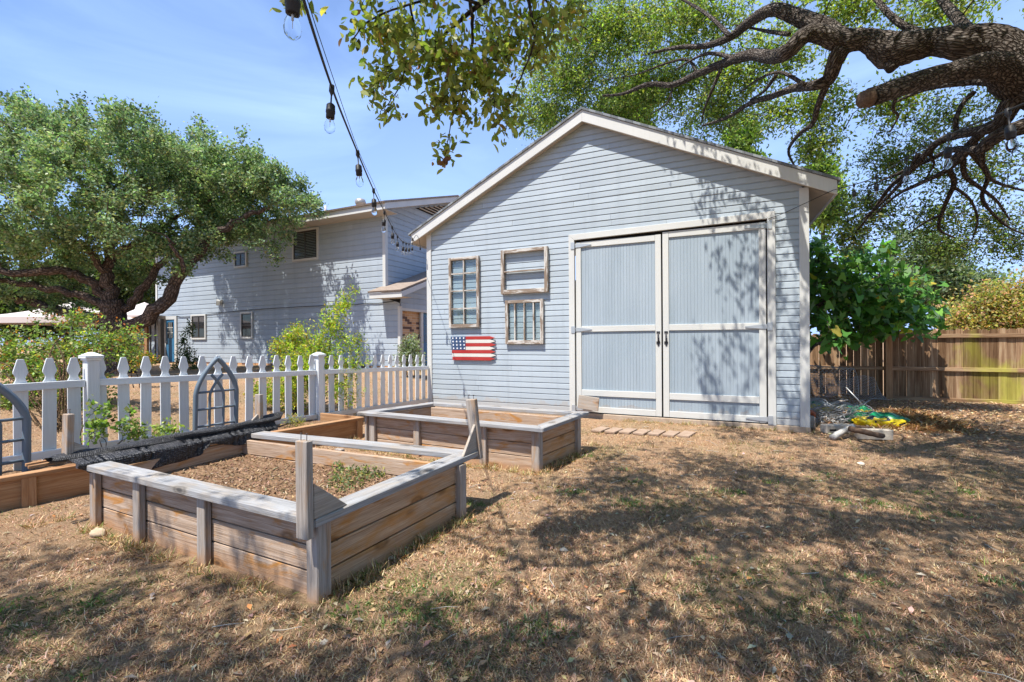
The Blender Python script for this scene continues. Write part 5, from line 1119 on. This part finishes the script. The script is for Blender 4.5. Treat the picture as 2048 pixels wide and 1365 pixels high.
# ---------------------------------------------------------------- canopy tents behind the rose bush
def tent(label, px, dd, half, z_e, z_p):
    c = P(px, 690, dd); t_ = thing('canopy_tent', label, 'canopy', (c[0], c[1], .4), 'white canopy tents behind the rose bush'); u = np.array([RT[0], RT[1], 0]); u /= np.linalg.norm(u); v = np.array([-u[1], u[0], 0])
    cs = [c*[1, 1, 0]+u*sx*half+v*sy*half for sx, sy in ((-1, -1), (1, -1), (1, 1), (-1, 1))]; V = [(*(q[:2]), z_e) for q in cs]+[(c[0], c[1], z_p)]; n = 8; VV, FF = [], []
    for k in range(4):
        A, B, T_ = np.array(V[k]), np.array(V[(k+1) % 4]), np.array(V[4])
        for i in range(n+1):
            for j in range(n+1):
                q = lerp(lerp(A, B, j/n), T_, i/n); q = q-np.array([0, 0, .10*math.sin(i/n*math.pi)+.04*math.sin(j/n*math.pi)*(1-i/n)]); VV.append(q)
        o = k*(n+1)**2; FF += [(o+i*(n+1)+j, o+i*(n+1)+j+1, o+(i+1)*(n+1)+j+1, o+(i+1)*(n+1)+j) for i in range(n) for j in range(n)]
    np_mesh('top', VV, FF, 'canopy_fabric', t_, smooth=True)
    mb = MB()
    for k in range(4): A, B = np.array(V[k]), np.array(V[(k+1) % 4]); mb.quad([A-[0, 0, .22], B-[0, 0, .22], B+[0, 0, .01], A+[0, 0, .01]])
    o = mb.build('valance', 'canopy_fabric', t_); sm = o.modifiers.new('thick', 'SOLIDIFY'); sm.thickness = .01
    for q in cs: tb_ = Tubes(); tb_.add([[q[0], q[1], .2], [q[0], q[1], z_e]], .035, 6); tb_.build('leg', 'cloth_post', t_)
tent('white canopy tent with dark legs behind the rose bush', 142, 19, 2.0, 2.42, 3.15); tent('pinkish white canopy tent behind the left oak trunk', 290, 23, 1.5, 2.75, 3.5)

# ---------------------------------------------------------------- string lights
def lathe(c, prof, n=14, axis=None):
    ax = np.array([0, 0, -1.]) if axis is None else axis; u = unit(np.cross(ax, [.3, 1, 0])); v = np.cross(ax, u); V = []
    for r, z in prof:
        for j in range(n): a_ = j*2*math.pi/n; V.append(c+ax*z+u*r*math.cos(a_)+v*r*math.sin(a_))
    F = [(i*n+j, i*n+(j+1) % n, (i+1)*n+(j+1) % n, (i+1)*n+j) for i in range(len(prof)-1) for j in range(n)]
    return V, F
def string_light(label, knots, ends, wire_extra):
    K = np.array([P(*k) for k in knots]); t_ = thing('string_light', label, 'string light', tuple(K[0]), 'strings of bulbs in the yard')
    pts = [np.asarray(e, float) for e in ends[0]]+list(K)+[np.asarray(e, float) for e in ends[1]]
    path = smooth_path(pts, 10); tb_ = Tubes(); tb_.add(path, .0052, 6); tb_.build('cable', 'black_rubber', t_)
    if wire_extra: tb_ = Tubes(); pp = np.array(pts[:-1]); tb_.add(smooth_path(np.array([lerp(pp[i], pp[i], 0)+[.012, 0, .03*(i % 2 == 0)] for i in range(0, len(pp))]), 4), .0016, 4); tb_.build('support_wire', 'black_rubber', t_)
    for i, q in enumerate(K):
        sw = unit(np.array([random.uniform(-.08, .08), random.uniform(-.08, .08), -1.]))
        V, F = lathe(q+[0, 0, .012], [(.001, 0), (.011, .002), (.012, .03), (.006, .042), (.0035, .05), (.0035, .085), (.012, .088), (.0185, .095), (.0195, .118), (.0205, .120), (.0205, .128), (.0185, .130), (.0185, .152), (.0155, .155), (.001, .156)], 14, sw)
        bl = np_mesh('bulb_socket', V, F, 'socket_plastic', t_, smooth=False)
        V, F = lathe(q+[0, 0, .012]+sw*.15, [(.0125, 0), (.0135, .010), (.0205, .026), (.0235, .042), (.0205, .058), (.012, .068), (.004, .073), (.0005, .074)], 16, sw); np_mesh('glass', V, F, 'bulb_glass', bl, smooth=True)
        V, F = lathe(q+[0, 0, .012]+sw*.15, [(.0035, 0), (.003, .022), (.0008, .024), (.0008, .042), (.0003, .043)], 6, sw); np_mesh('filament', V, F, 'hinge_metal', bl)
    return t_
EL = np.array([-5.72, FY-.03, 3.50]); ER = np.array([1.55, FY-.03, 3.50])
string_light('black cable of clear bulbs swooping down to the left eave of the shed', [(586, -75, 1.22), (664, 176, 1.98), (715, 305, 2.72), (747, 380, 3.6), (769, 424, 4.5), (784, 454, 5.3), (795, 473, 6.1), (806, 484, 6.9), (812, 487, 7.5), (818, 488, 8.1), (824, 487, 8.6)],
             [[P(560, -260, .95)], [EL]], True)
st = string_light('black cable of clear bulbs running from the oak to the right eave of the shed', [(2015, 222, 2.15), (1898, 270, 2.75), (1813, 316, 3.6), (1752, 354, 4.4), (1708, 370, 5.2)], [[P(2250, 120, 1.7)], [ER]], False)
tb = Tubes(); tb.add(smooth_path([ER, [1.15, SY-.06, 3.36], [.95, SY-.05, 3.28], [.77, SY-.05, 3.23]], 6), .005, 5); tb.build('lead_cable', 'black_rubber', st)
tb = Tubes(); tb.add(smooth_path([EL+[0, -.01, .03], EL+[.10, -.03, .10], EL+[.16, -.02, 0], EL+[.17, 0, -.14]], 6), .005, 5); tb.add([EL+[.17, 0, -.13], EL+[.172, 0, -.21]], .014, 8); tb.build('plug', 'black_rubber', bpy.data.objects['string_light'])
# ---------------------------------------------------------------- junk beside the shed
def junk(name, mb, mat, label, cat, group=None, bev=.005):
    o = mb.build(name, mat, None, bev); return props(o, label, cat, group)
a = G(1646, 868); b = G(1702, 866); m_ = (a+b)/2; u = unit(b-a); v = np.array([-u[1], u[0], 0])
bk = thing('hollow_block', 'pale hollow block lying on its side by the shed corner', 'block', (m_[0], m_[1], 0))
mb = MB(); mb.obox(m_+[0, .06, .062], u, v, (0, 0, 1), .42, .13, .12); mb.build('body', 'cement_block', bk, .008)
for s in (-.11, .10): mb = MB(); mb.obox(m_+u*s+[0, .06, .05]-v*.0648, u, v, (0, 0, 1), .11, .003, .028); mb.build('hollow', 'interior_dark', bk)  # thin dark plates on the solid block imitate shaded holes
a = G(1722, 879); b = G(1778, 881); m_ = (a+b)/2; u = unit(b-a); v = np.array([-u[1], u[0], 0])
mb = MB(); mb.obox(m_+[0, .05, .07], u, v, unit(np.array([0, -.12, 1])), .41, .12, .14); junk('stone_block', mb, 'cement_block', 'smooth grey block lying in front of the fertilizer bag', 'block')
def log(name, label, p0, p1, r, mat, ends=True):
    tb_ = Tubes(); path = lerp(p0, p1, .0)+(np.asarray(p1)-p0)*np.linspace(0, 1, 9)[:, None]; path[1:-1] += rng.normal(size=(7, 3))*r*.05
    tb_.add(path, r*np.linspace(1, .8, 9)*(1+.025*rng.normal(size=9)), 11, .18); o = tb_.build(name, mat, None); return props(o, label, 'log')
log('bleached_log', 'pale bleached log leaning forward onto the lawn by the blocks', G(1664, 880)+[0, 0, .03], G(1706, 852, .16), .042, 'pale_log')
log('bark_log', 'dark bark covered log resting across the grey block', G(1701, 858, .14), G(1763, 871, .16)+[0, -.05, 0], .04, 'log_bark')
log('bark_log', 'short brown branch piece lying flat behind the dark log', G(1690, 852, .04), G(1745, 858, .05), .035, 'log_bark')
a = G(1600, 826, .22); b = G(1690, 800, .2); mb = MB(); mb.beam(a, b, .09, .022); junk('loose_board', mb, 'plank_wood', 'thin pale board lying slanted across the wire netting', 'board')
c = G(1620, 832, .16); V, F = lathe(c, [(.001, .0), (.035, .0), (.04, -.02), (.075, -.03), (.078, 0), (.075, .10), (.03, .12)], 16, unit(np.array([.2, 1, .15])))
o = np_mesh('clay_pipe', V, F, 'terracotta', None); props(o, 'orange clay pipe end behind the shed corner', 'clay pipe')
c = G(1619, 858); mb = MB(); mb.obox(c+[0, .1, .09], (1, 0, 0), (0, 1, 0), (0, 0, 1), .16, .16, .18); junk('wood_chunk', mb, 'plank_wood', 'square brown wood chunk at the shed corner below the pipe', 'wood block')
def bag(label, c, lx, ly, lz, ang, seed, emb=True):
    t_ = thing('fertilizer_bag', label, 'bag', (c[0], c[1], 0), 'crumpled green and yellow bags'); nu, nv = 44, 26; V = []; cu, su = math.cos(ang), math.sin(ang); r_ = np.random.default_rng(seed); ph = r_.random(6)*6
    pos = lambda a, b_: None
    def surf(i, j):
        a_ = 2*math.pi*i/nu; b_ = math.pi*(j/nv-.5); x = math.copysign(abs(math.cos(b_)*math.cos(a_))**.75, math.cos(a_)); y = math.copysign(abs(math.cos(b_)*math.sin(a_))**.75, math.sin(a_)); z = math.sin(b_)
        w_ = 1+.10*math.sin(5*a_+ph[0])+.09*math.sin(9*a_+4*b_+ph[1])+.06*math.sin(15*a_-7*b_+ph[2])
        X_, Y_, Z_ = x*lx*w_, y*ly*w_, z*lz*(1+.22*math.sin(4*x*3+ph[3])*math.cos(3*y+ph[4])+.10*math.sin(11*x+5*y+ph[5])); Z_ = max(Z_, -lz*.75)
        return np.array([c[0]+X_*cu-Y_*su, c[1]+X_*su+Y_*cu, c[2]+Z_+lz*.75])
    V = [surf(i, j) for i in range(nu) for j in range(nv+1)]; F = []; mi = []
    for i in range(nu):
        for j in range(nv):
            F.append((i*(nv+1)+j, ((i+1) % nu)*(nv+1)+j, ((i+1) % nu)*(nv+1)+j+1, i*(nv+1)+j+1)); a_ = 2*math.pi*(i+.5)/nu
            fr = -math.sin(a_)*math.cos(math.pi*((j+.5)/nv-.5)); zz = math.sin(math.pi*((j+.5)/nv-.5)); mi.append(1 if (fr > .35 and zz < .60-.1*math.cos(a_)) else 0)
    np_mesh('sack', V, F, ['bag_green', 'bag_yellow'], t_, smooth=True, mi=mi)
    if emb:
        for nm, i0, j0, wi, hj, el in (('emblem', .735*nu, .66*nv, .055*nu, .10*nv, True), ('label_strip', .80*nu, .50*nv, .075*nu, .045*nv, False)):
            VV, k = [], 18
            for q in range(k):
                a_ = q*2*math.pi/k; di, dj = (math.cos(a_), math.sin(a_)) if el else (np.clip(math.cos(a_)*1.5, -1, 1), np.clip(math.sin(a_)*1.5, -1, 1)); i_, j_ = i0+wi*di, j0+hj*dj
                p = surf(i_, j_); VV.append(p+unit(p-(np.array(c)+[0, 0, lz*.4]))*.006)
            np_mesh(nm, VV, [tuple(range(k))], 'bag_navy', t_)
c = G(1757, 857); bag('large crumpled green and yellow bag lying in front of the straw heap', (c[0]+.05, c[1]+.2, 0), .36, .20, .12, -.08, 3)
c = G(1722, 838); bag('small green and yellow bag half under the wire netting', (c[0], c[1]+.1, 0), .17, .13, .11, .5, 5, False)
c = G(1690, 820); bag('flattened green bag scrap behind the wire netting', (c[0], c[1], 0), .15, .10, .05, .2, 8, False)
c = G(1626, 822); bag('yellow and green bag crushed against the shed side', (c[0]+.1, c[1], 0), .22, .13, .10, .1, 11, False)
def netting(label, fn, nu, nv, group='rolls of wire netting by the shed', r=.0042):
    """hexagonal netting over a surface fn(u,v); one continuous wire mesh"""
    tb_ = Tubes()
    for i in range(nu):
        path = []
        for j in range(nv*2+1):
            s = (.25 if (j//2+i) % 2 == 0 else -.25)*(1 if True else 0); path.append(fn((i+.5+s)/nu, j/(nv*2)))
        tb_.add(np.array(path), r, 3, 0, False)
    for e in (0, 1): tb_.add(np.array([fn(u_, e) for u_ in np.linspace(0, 1, 30)]), r*1.3, 3, 0, False)
    o = tb_.build('wire_netting', 'wire_metal', None, False); return props(o, label, 'wire netting', group)
c0 = G(1668, 852); 
def f1(u_, v_):
    a_ = u_*math.pi*2.1; rr = .20+.05*math.sin(3*v_*6+a_)+.06*u_; x = (v_-.5)*.95+.05*math.sin(7*a_); return c0+np.array([x, .35+rr*1.2*math.cos(a_), .17+rr*.85*math.sin(a_)+.05*math.sin(5*v_+a_)])
netting('crumpled roll of wire netting lying behind the pale block', f1, 46, 30)
c1 = G(1662, 812)
def f2(u_, v_):
    a_ = -.25+u_*math.pi*1.55; rr = .36; x = (v_-.5)*.95; return c1+np.array([x-.05*u_, .3+rr*1.1*math.cos(a_), .42+rr*1.15*math.sin(a_)-.18*u_*v_])
netting('open hoop of wire netting standing against the back fence', f2, 34, 26)
c2 = G(1675, 800)
def f3(u_, v_): return c2+np.array([(v_-.5)*1.3+.25*u_, .1*math.sin(4*v_)+.1*u_, .50-.46*u_+.07*math.sin(9*v_+4*u_)])
netting('sagging sheet of wire netting leaning over the junk pile', f3, 22, 34)
tb = Tubes(); tb.add([P(1692, 775, 8.3), P(1727, 812, 8.1)], .012, 6); o = tb.build('white_stake', 'wire_metal', None); props(o, 'thin pale stake leaning out of the wire netting', 'stake')
for pts, lab in (([(1726, 803, 10.0), (1750, 797, 10.0), (1778, 801, 9.9)], 'thin bare stick lying at the foot of the back fence'), ([(1806, 848, 7.6), (1830, 828, 7.7), (1852, 838, 7.6)], 'bent dry twig poking from the straw heap')):
    tb = Tubes(); tb.add(smooth_path([P(*q) for q in pts], 5), .009, 5, .2); o = tb.build('dry_stick', 'bleached_wood', None); props(o, lab, 'stick')

# ---------------------------------------------------------------- straw heap, grass, litter, stones
def inside(px_, py_, poly):
    poly = np.asarray(poly); r = np.zeros(len(px_), bool); j = len(poly)-1
    for i in range(len(poly)):
        xi, yi = poly[i]; xj, yj = poly[j]; c = ((yi > py_) != (yj > py_)) & (px_ < (xj-xi)*(py_-yi)/(yj-yi+1e-12)+xi); r ^= c; j = i
    return r
BLOCK = [[(-1.87, 1.67), (-1.75, 3.09), (-4.43, 3.06), (-4.40, 1.73)], [(-1.65, 4.34), (-1.47, 5.39), (-3.83, 5.49), (-4.16, 4.43)], [(-5.52, 7.8), (1.32, 7.8), (1.32, 15), (-5.52, 15)], [(-5.57, .3), (-4.68, 5.1), (-5.75, 5.2), (-6.1, .3)], [(-40, 12.4), (-9.8, 12.4), (-9.8, 22), (-40, 22)]]
def blades(name, n, pos_fn, lmin, lmax, wd, cols_fn, el, mat='straw'):
    x, y, zz = pos_fn(n); k = len(x); ln = rng.uniform(lmin, lmax, k)*(.7+.6*rng.random(k)); az = rng.random(k)*2*math.pi; e = np.radians(rng.uniform(*el, k)); d = np.stack([np.cos(az)*np.cos(e), np.sin(az)*np.cos(e), np.sin(e)], -1); s = np.stack([-np.sin(az), np.cos(az), np.zeros(k)], -1)
    b = np.stack([x, y, zz], -1); m1 = b+d*ln[:, None]*.55; tip = b+d*ln[:, None]; tip[:, 2] -= ln*.22*rng.random(k); s2 = s*(wd*(.6+.8*rng.random(k)))[:, None]
    V = np.stack([b-s2*.5, b+s2*.5, m1+s2*.45, tip+s2*.06, tip-s2*.06, m1-s2*.45], 1).reshape(-1, 3)
    return np_mesh(name, V, np.arange(6*k).reshape(k, 6), mat, None, col=np.repeat(cols_fn(x, y, k), 6, 0))
def lawn_pos(n, r0=.75, r1=13., pw=.75, wide=1.0):
    u = rng.random(n); q = 1-pw; r = (r0**(q+0)+u*(r1**q-r0**q))**(1/q) if abs(q) > 1e-6 else r0*(r1/r0)**u
    a_ = rng.uniform(-wide, wide, n)+YAW; x = -np.sin(a_)*r; y = np.cos(a_)*r
    keep = np.ones(n, bool)
    for poly in BLOCK: keep &= ~inside(x, y, poly)
    keep &= (y < 12.7); x, y = x[keep], y[keep]; return x, y, ground_z(x, y)-.004
def grass_cols(x, y, k):
    c = palette(k, [(.66, .455, .285), (.54, .355, .22), (.37, .235, .15), (.49, .385, .29), (.76, .58, .39), (.22, .135, .09)], [.24, .26, .18, .1, .1, .12], .22)
    gp = np.clip((patch(x, y, 1.3, 2.)-.60)*3.2, 0, .75)*(rng.random(k) < .7); g_ = rng.random(k) < gp; c[g_] = palette(int(g_.sum()), [(.12, .17, .05), (.17, .22, .07), (.20, .21, .09)]); return c
o = blades('dry_grass', 760000, lambda n: lawn_pos(n, pw=.72), .014, .046, .0026, grass_cols, (2, 58)); props(o, 'short dry brown and green grass blades over the lawn', 'grass', kind='stuff')
def leaf_litter(n, pos_fn, name, label, sz=(.02, .055), pal=None):
    x, y, z = pos_fn(n); k = len(x); az = rng.random(k)*6.283; d = np.stack([np.cos(az), np.sin(az), rng.normal(size=k)*.22], -1); s = rng.uniform(*sz, k)
    V = leaves_arrays(np.stack([x, y, z+.012], -1), d, s, .5, .85, .5); c = palette(k, pal) if pal else palette(k, [(.36, .22, .125), (.44, .30, .18), (.46, .36, .25), (.25, .145, .085), (.44, .37, .29), (.46, .22, .09)], [.26, .24, .2, .16, .1, .04])
    o = np_mesh(name, V, np.arange(4*k).reshape(k, 4), 'straw', None, col=np.repeat(c, 4, 0)); return props(o, label, 'leaf litter', kind='stuff')
leaf_litter(6000, lambda n: lawn_pos(n, pw=.9), 'leaf_litter', 'small dead oak leaves scattered over the dry lawn')
def corner_pos(n): x = rng.uniform(1.3, 7.5, n); y = 7.4+rng.random(n)**.8*5.2; return x, y, ground_z(x, y)+.01
leaf_litter(9000, corner_pos, 'leaf_litter', 'thick dead leaf litter between the shed and the back fence', (.03, .075), [(.46, .28, .14), (.56, .37, .20), (.62, .47, .30), (.30, .17, .09)])
hc = G(1800, 858); 
def heap_pos(n):
    q = rng.normal(size=(n, 2))*[.30, .30]; h = .20*np.exp(-(q[:, 0]/.5)**2-(q[:, 1]/.5)**2)*rng.random(n); return hc[0]+.22+q[:, 0], hc[1]+.45+q[:, 1], h
o = blades('straw_heap', 9000, heap_pos, .06, .19, .005, lambda x, y, k: palette(k, [(.74, .52, .27), (.64, .40, .20), (.80, .60, .35), (.50, .27, .13)]), (-10, 50)); props(o, 'loose heap of dry golden weeds behind the green bag', 'straw', kind='stuff')
def weed_pos(n):
    cx = rng.uniform(-3.6, 4.5, 170); cy = rng.uniform(.9, 5.5, 170); w_ = patch(cx, cy, 1.3, 2.); ok = w_ > .5; cx, cy = cx[ok], cy[ok]; i = rng.integers(len(cx), size=n); x = cx[i]+rng.normal(size=n)*.05; y = cy[i]+rng.normal(size=n)*.05
    keep = np.ones(n, bool)
    for poly in BLOCK: keep &= ~inside(x, y, poly)
    return x[keep], y[keep], ground_z(x[keep], y[keep])
o = blades('lawn_weeds', 5000, weed_pos, .02, .045, .009, lambda x, y, k: palette(k, [(.11, .17, .05), (.15, .21, .07), (.20, .24, .10)]), (5, 60), 'leaf'); props(o, 'small green weed sprouts scattered through the dry lawn', 'weeds', kind='stuff')
def soil_bits(n):
    x = rng.uniform(-4.3, -1.95, n); y = rng.uniform(1.85, 3.0, n); return x, y, np.full(n, .275)
o = blades('mulch_chips', 5000, soil_bits, .015, .045, .009, lambda x, y, k: palette(k, [(.26, .165, .10), (.34, .23, .15), (.15, .09, .055), (.42, .32, .23)], [.35, .35, .22, .08]), (-15, 35)); props(o, 'brown mulch chips on the soil of the near raised bed', 'mulch', kind='stuff')
def stone(label, px, py, r, mat='limestone'):
    c = G(px, py); nu, nv = 12, 8; V = []; ph = rng.random(4)*6; sx, sy, sz = r*(.9+.5*rng.random()), r*(.7+.3*rng.random()), r*(.45+.2*rng.random())
    for i in range(nu):
        for j in range(nv+1):
            a_, b_ = 2*math.pi*i/nu, math.pi*(j/nv-.5); w_ = 1+.16*math.sin(3*a_+ph[0])+.13*math.sin(2*b_*2+a_*2+ph[1])+.07*math.sin(5*a_+3*b_+ph[2]); V.append((c[0]+sx*w_*math.cos(b_)*math.cos(a_), c[1]+sy*w_*math.cos(b_)*math.sin(a_), c[2]+sz*.6+sz*w_*math.sin(b_)))
    F = [(i*(nv+1)+j, ((i+1) % nu)*(nv+1)+j, ((i+1) % nu)*(nv+1)+j+1, i*(nv+1)+j+1) for i in range(nu) for j in range(nv)]
    o = np_mesh('stone', V, F, 'tan_stone' if r > .05 else mat, None, smooth=True); return props(o, label, 'stone', 'pale stones lying on the lawn')
for a in (('large flat cream stone before the left end of the near bed', 196, 1072, .055), ('round pale stone at the foot of the near bed on its right side', 820, 1086, .036), ('smaller pale stone just below the round one by the bed', 805, 1098, .024), ('grey stone chip between the bed corner and the round stone', 783, 1118, .022),
          ('white chip on the lawn right of the near bed corner', 760, 1160, .02), ('white chip in front of the near bed corner', 650, 1290, .022), ('tan stone on the open lawn right of the near bed', 795, 1190, .02), ('pale stone on the lawn before the far bed corner', 1128, 1103, .024), ('flat pale stone far right on the lawn', 1722, 930, .03)): stone(*a)

# tufts against the beds and fallen twigs
def tuft_pos(n):
    cx = rng.uniform(-3.8, 5.5, 420); cy = rng.uniform(.9, 7.2, 420); edges = [((-1.91, 1.71), (-1.79, 3.06)), ((-4.37, 1.73), (-1.91, 1.68)), ((-1.68, 4.34), (-1.48, 5.36)), ((-4.1, 4.40), (-1.68, 4.34)), ((-4.7, 1.2), (-4.66, 4.9)), ((-1.4, 7.76), (1.4, 7.76))]
    for k in range(240):
        a, b = edges[k % len(edges)]; f = rng.random(); o_ = rng.random()*.05; cx[k] = a[0]+(b[0]-a[0])*f+o_*(1 if k % len(edges) in (0, 2) else 0); cy[k] = a[1]+(b[1]-a[1])*f-o_*(1 if k % len(edges) in (1, 3, 5) else 0)
    i = rng.integers(420, size=n); return cx[i]+rng.normal(size=n)*.028, cy[i]+rng.normal(size=n)*.022, ground_z(cx[i], cy[i])-.004
o = blades('grass_tufts', 9000, tuft_pos, .035, .095, .0034, lambda x, y, k: palette(k, [(.66, .46, .26), (.52, .36, .19), (.34, .34, .12), (.22, .27, .09), (.78, .60, .38)], [.3, .25, .15, .15, .15]), (18, 78)); props(o, 'longer dry and green grass tufts along the bed sides', 'grass', kind='stuff')
tb = Tubes()
for k in range(260):
    x, y, z = (float(v[0]) if len(v) else None for v in lawn_pos(1, pw=.85)) if False else (rng.uniform(-3.5, 5.5), rng.uniform(.95, 7.4), 0)
    if inside(np.array([x]), np.array([y]), BLOCK[0])[0] or inside(np.array([x]), np.array([y]), BLOCK[1])[0]: continue
    z = float(ground_z(x, y))+.012; a_ = rng.random()*6.28; l = rng.uniform(.04, .16); d = np.array([math.cos(a_), math.sin(a_), rng.normal()*.06])*l
    tb.add([[x, y, z], np.array([x, y, z+.006])+d*.5+rng.normal(size=3)*[.008, .008, .002], np.array([x, y, z])+d], rng.uniform(.0012, .0028), 4, 0, False)
o = tb.build('fallen_twigs', 'bleached_wood', None); props(o, 'thin fallen twigs scattered over the dry lawn', 'twigs', kind='stuff')
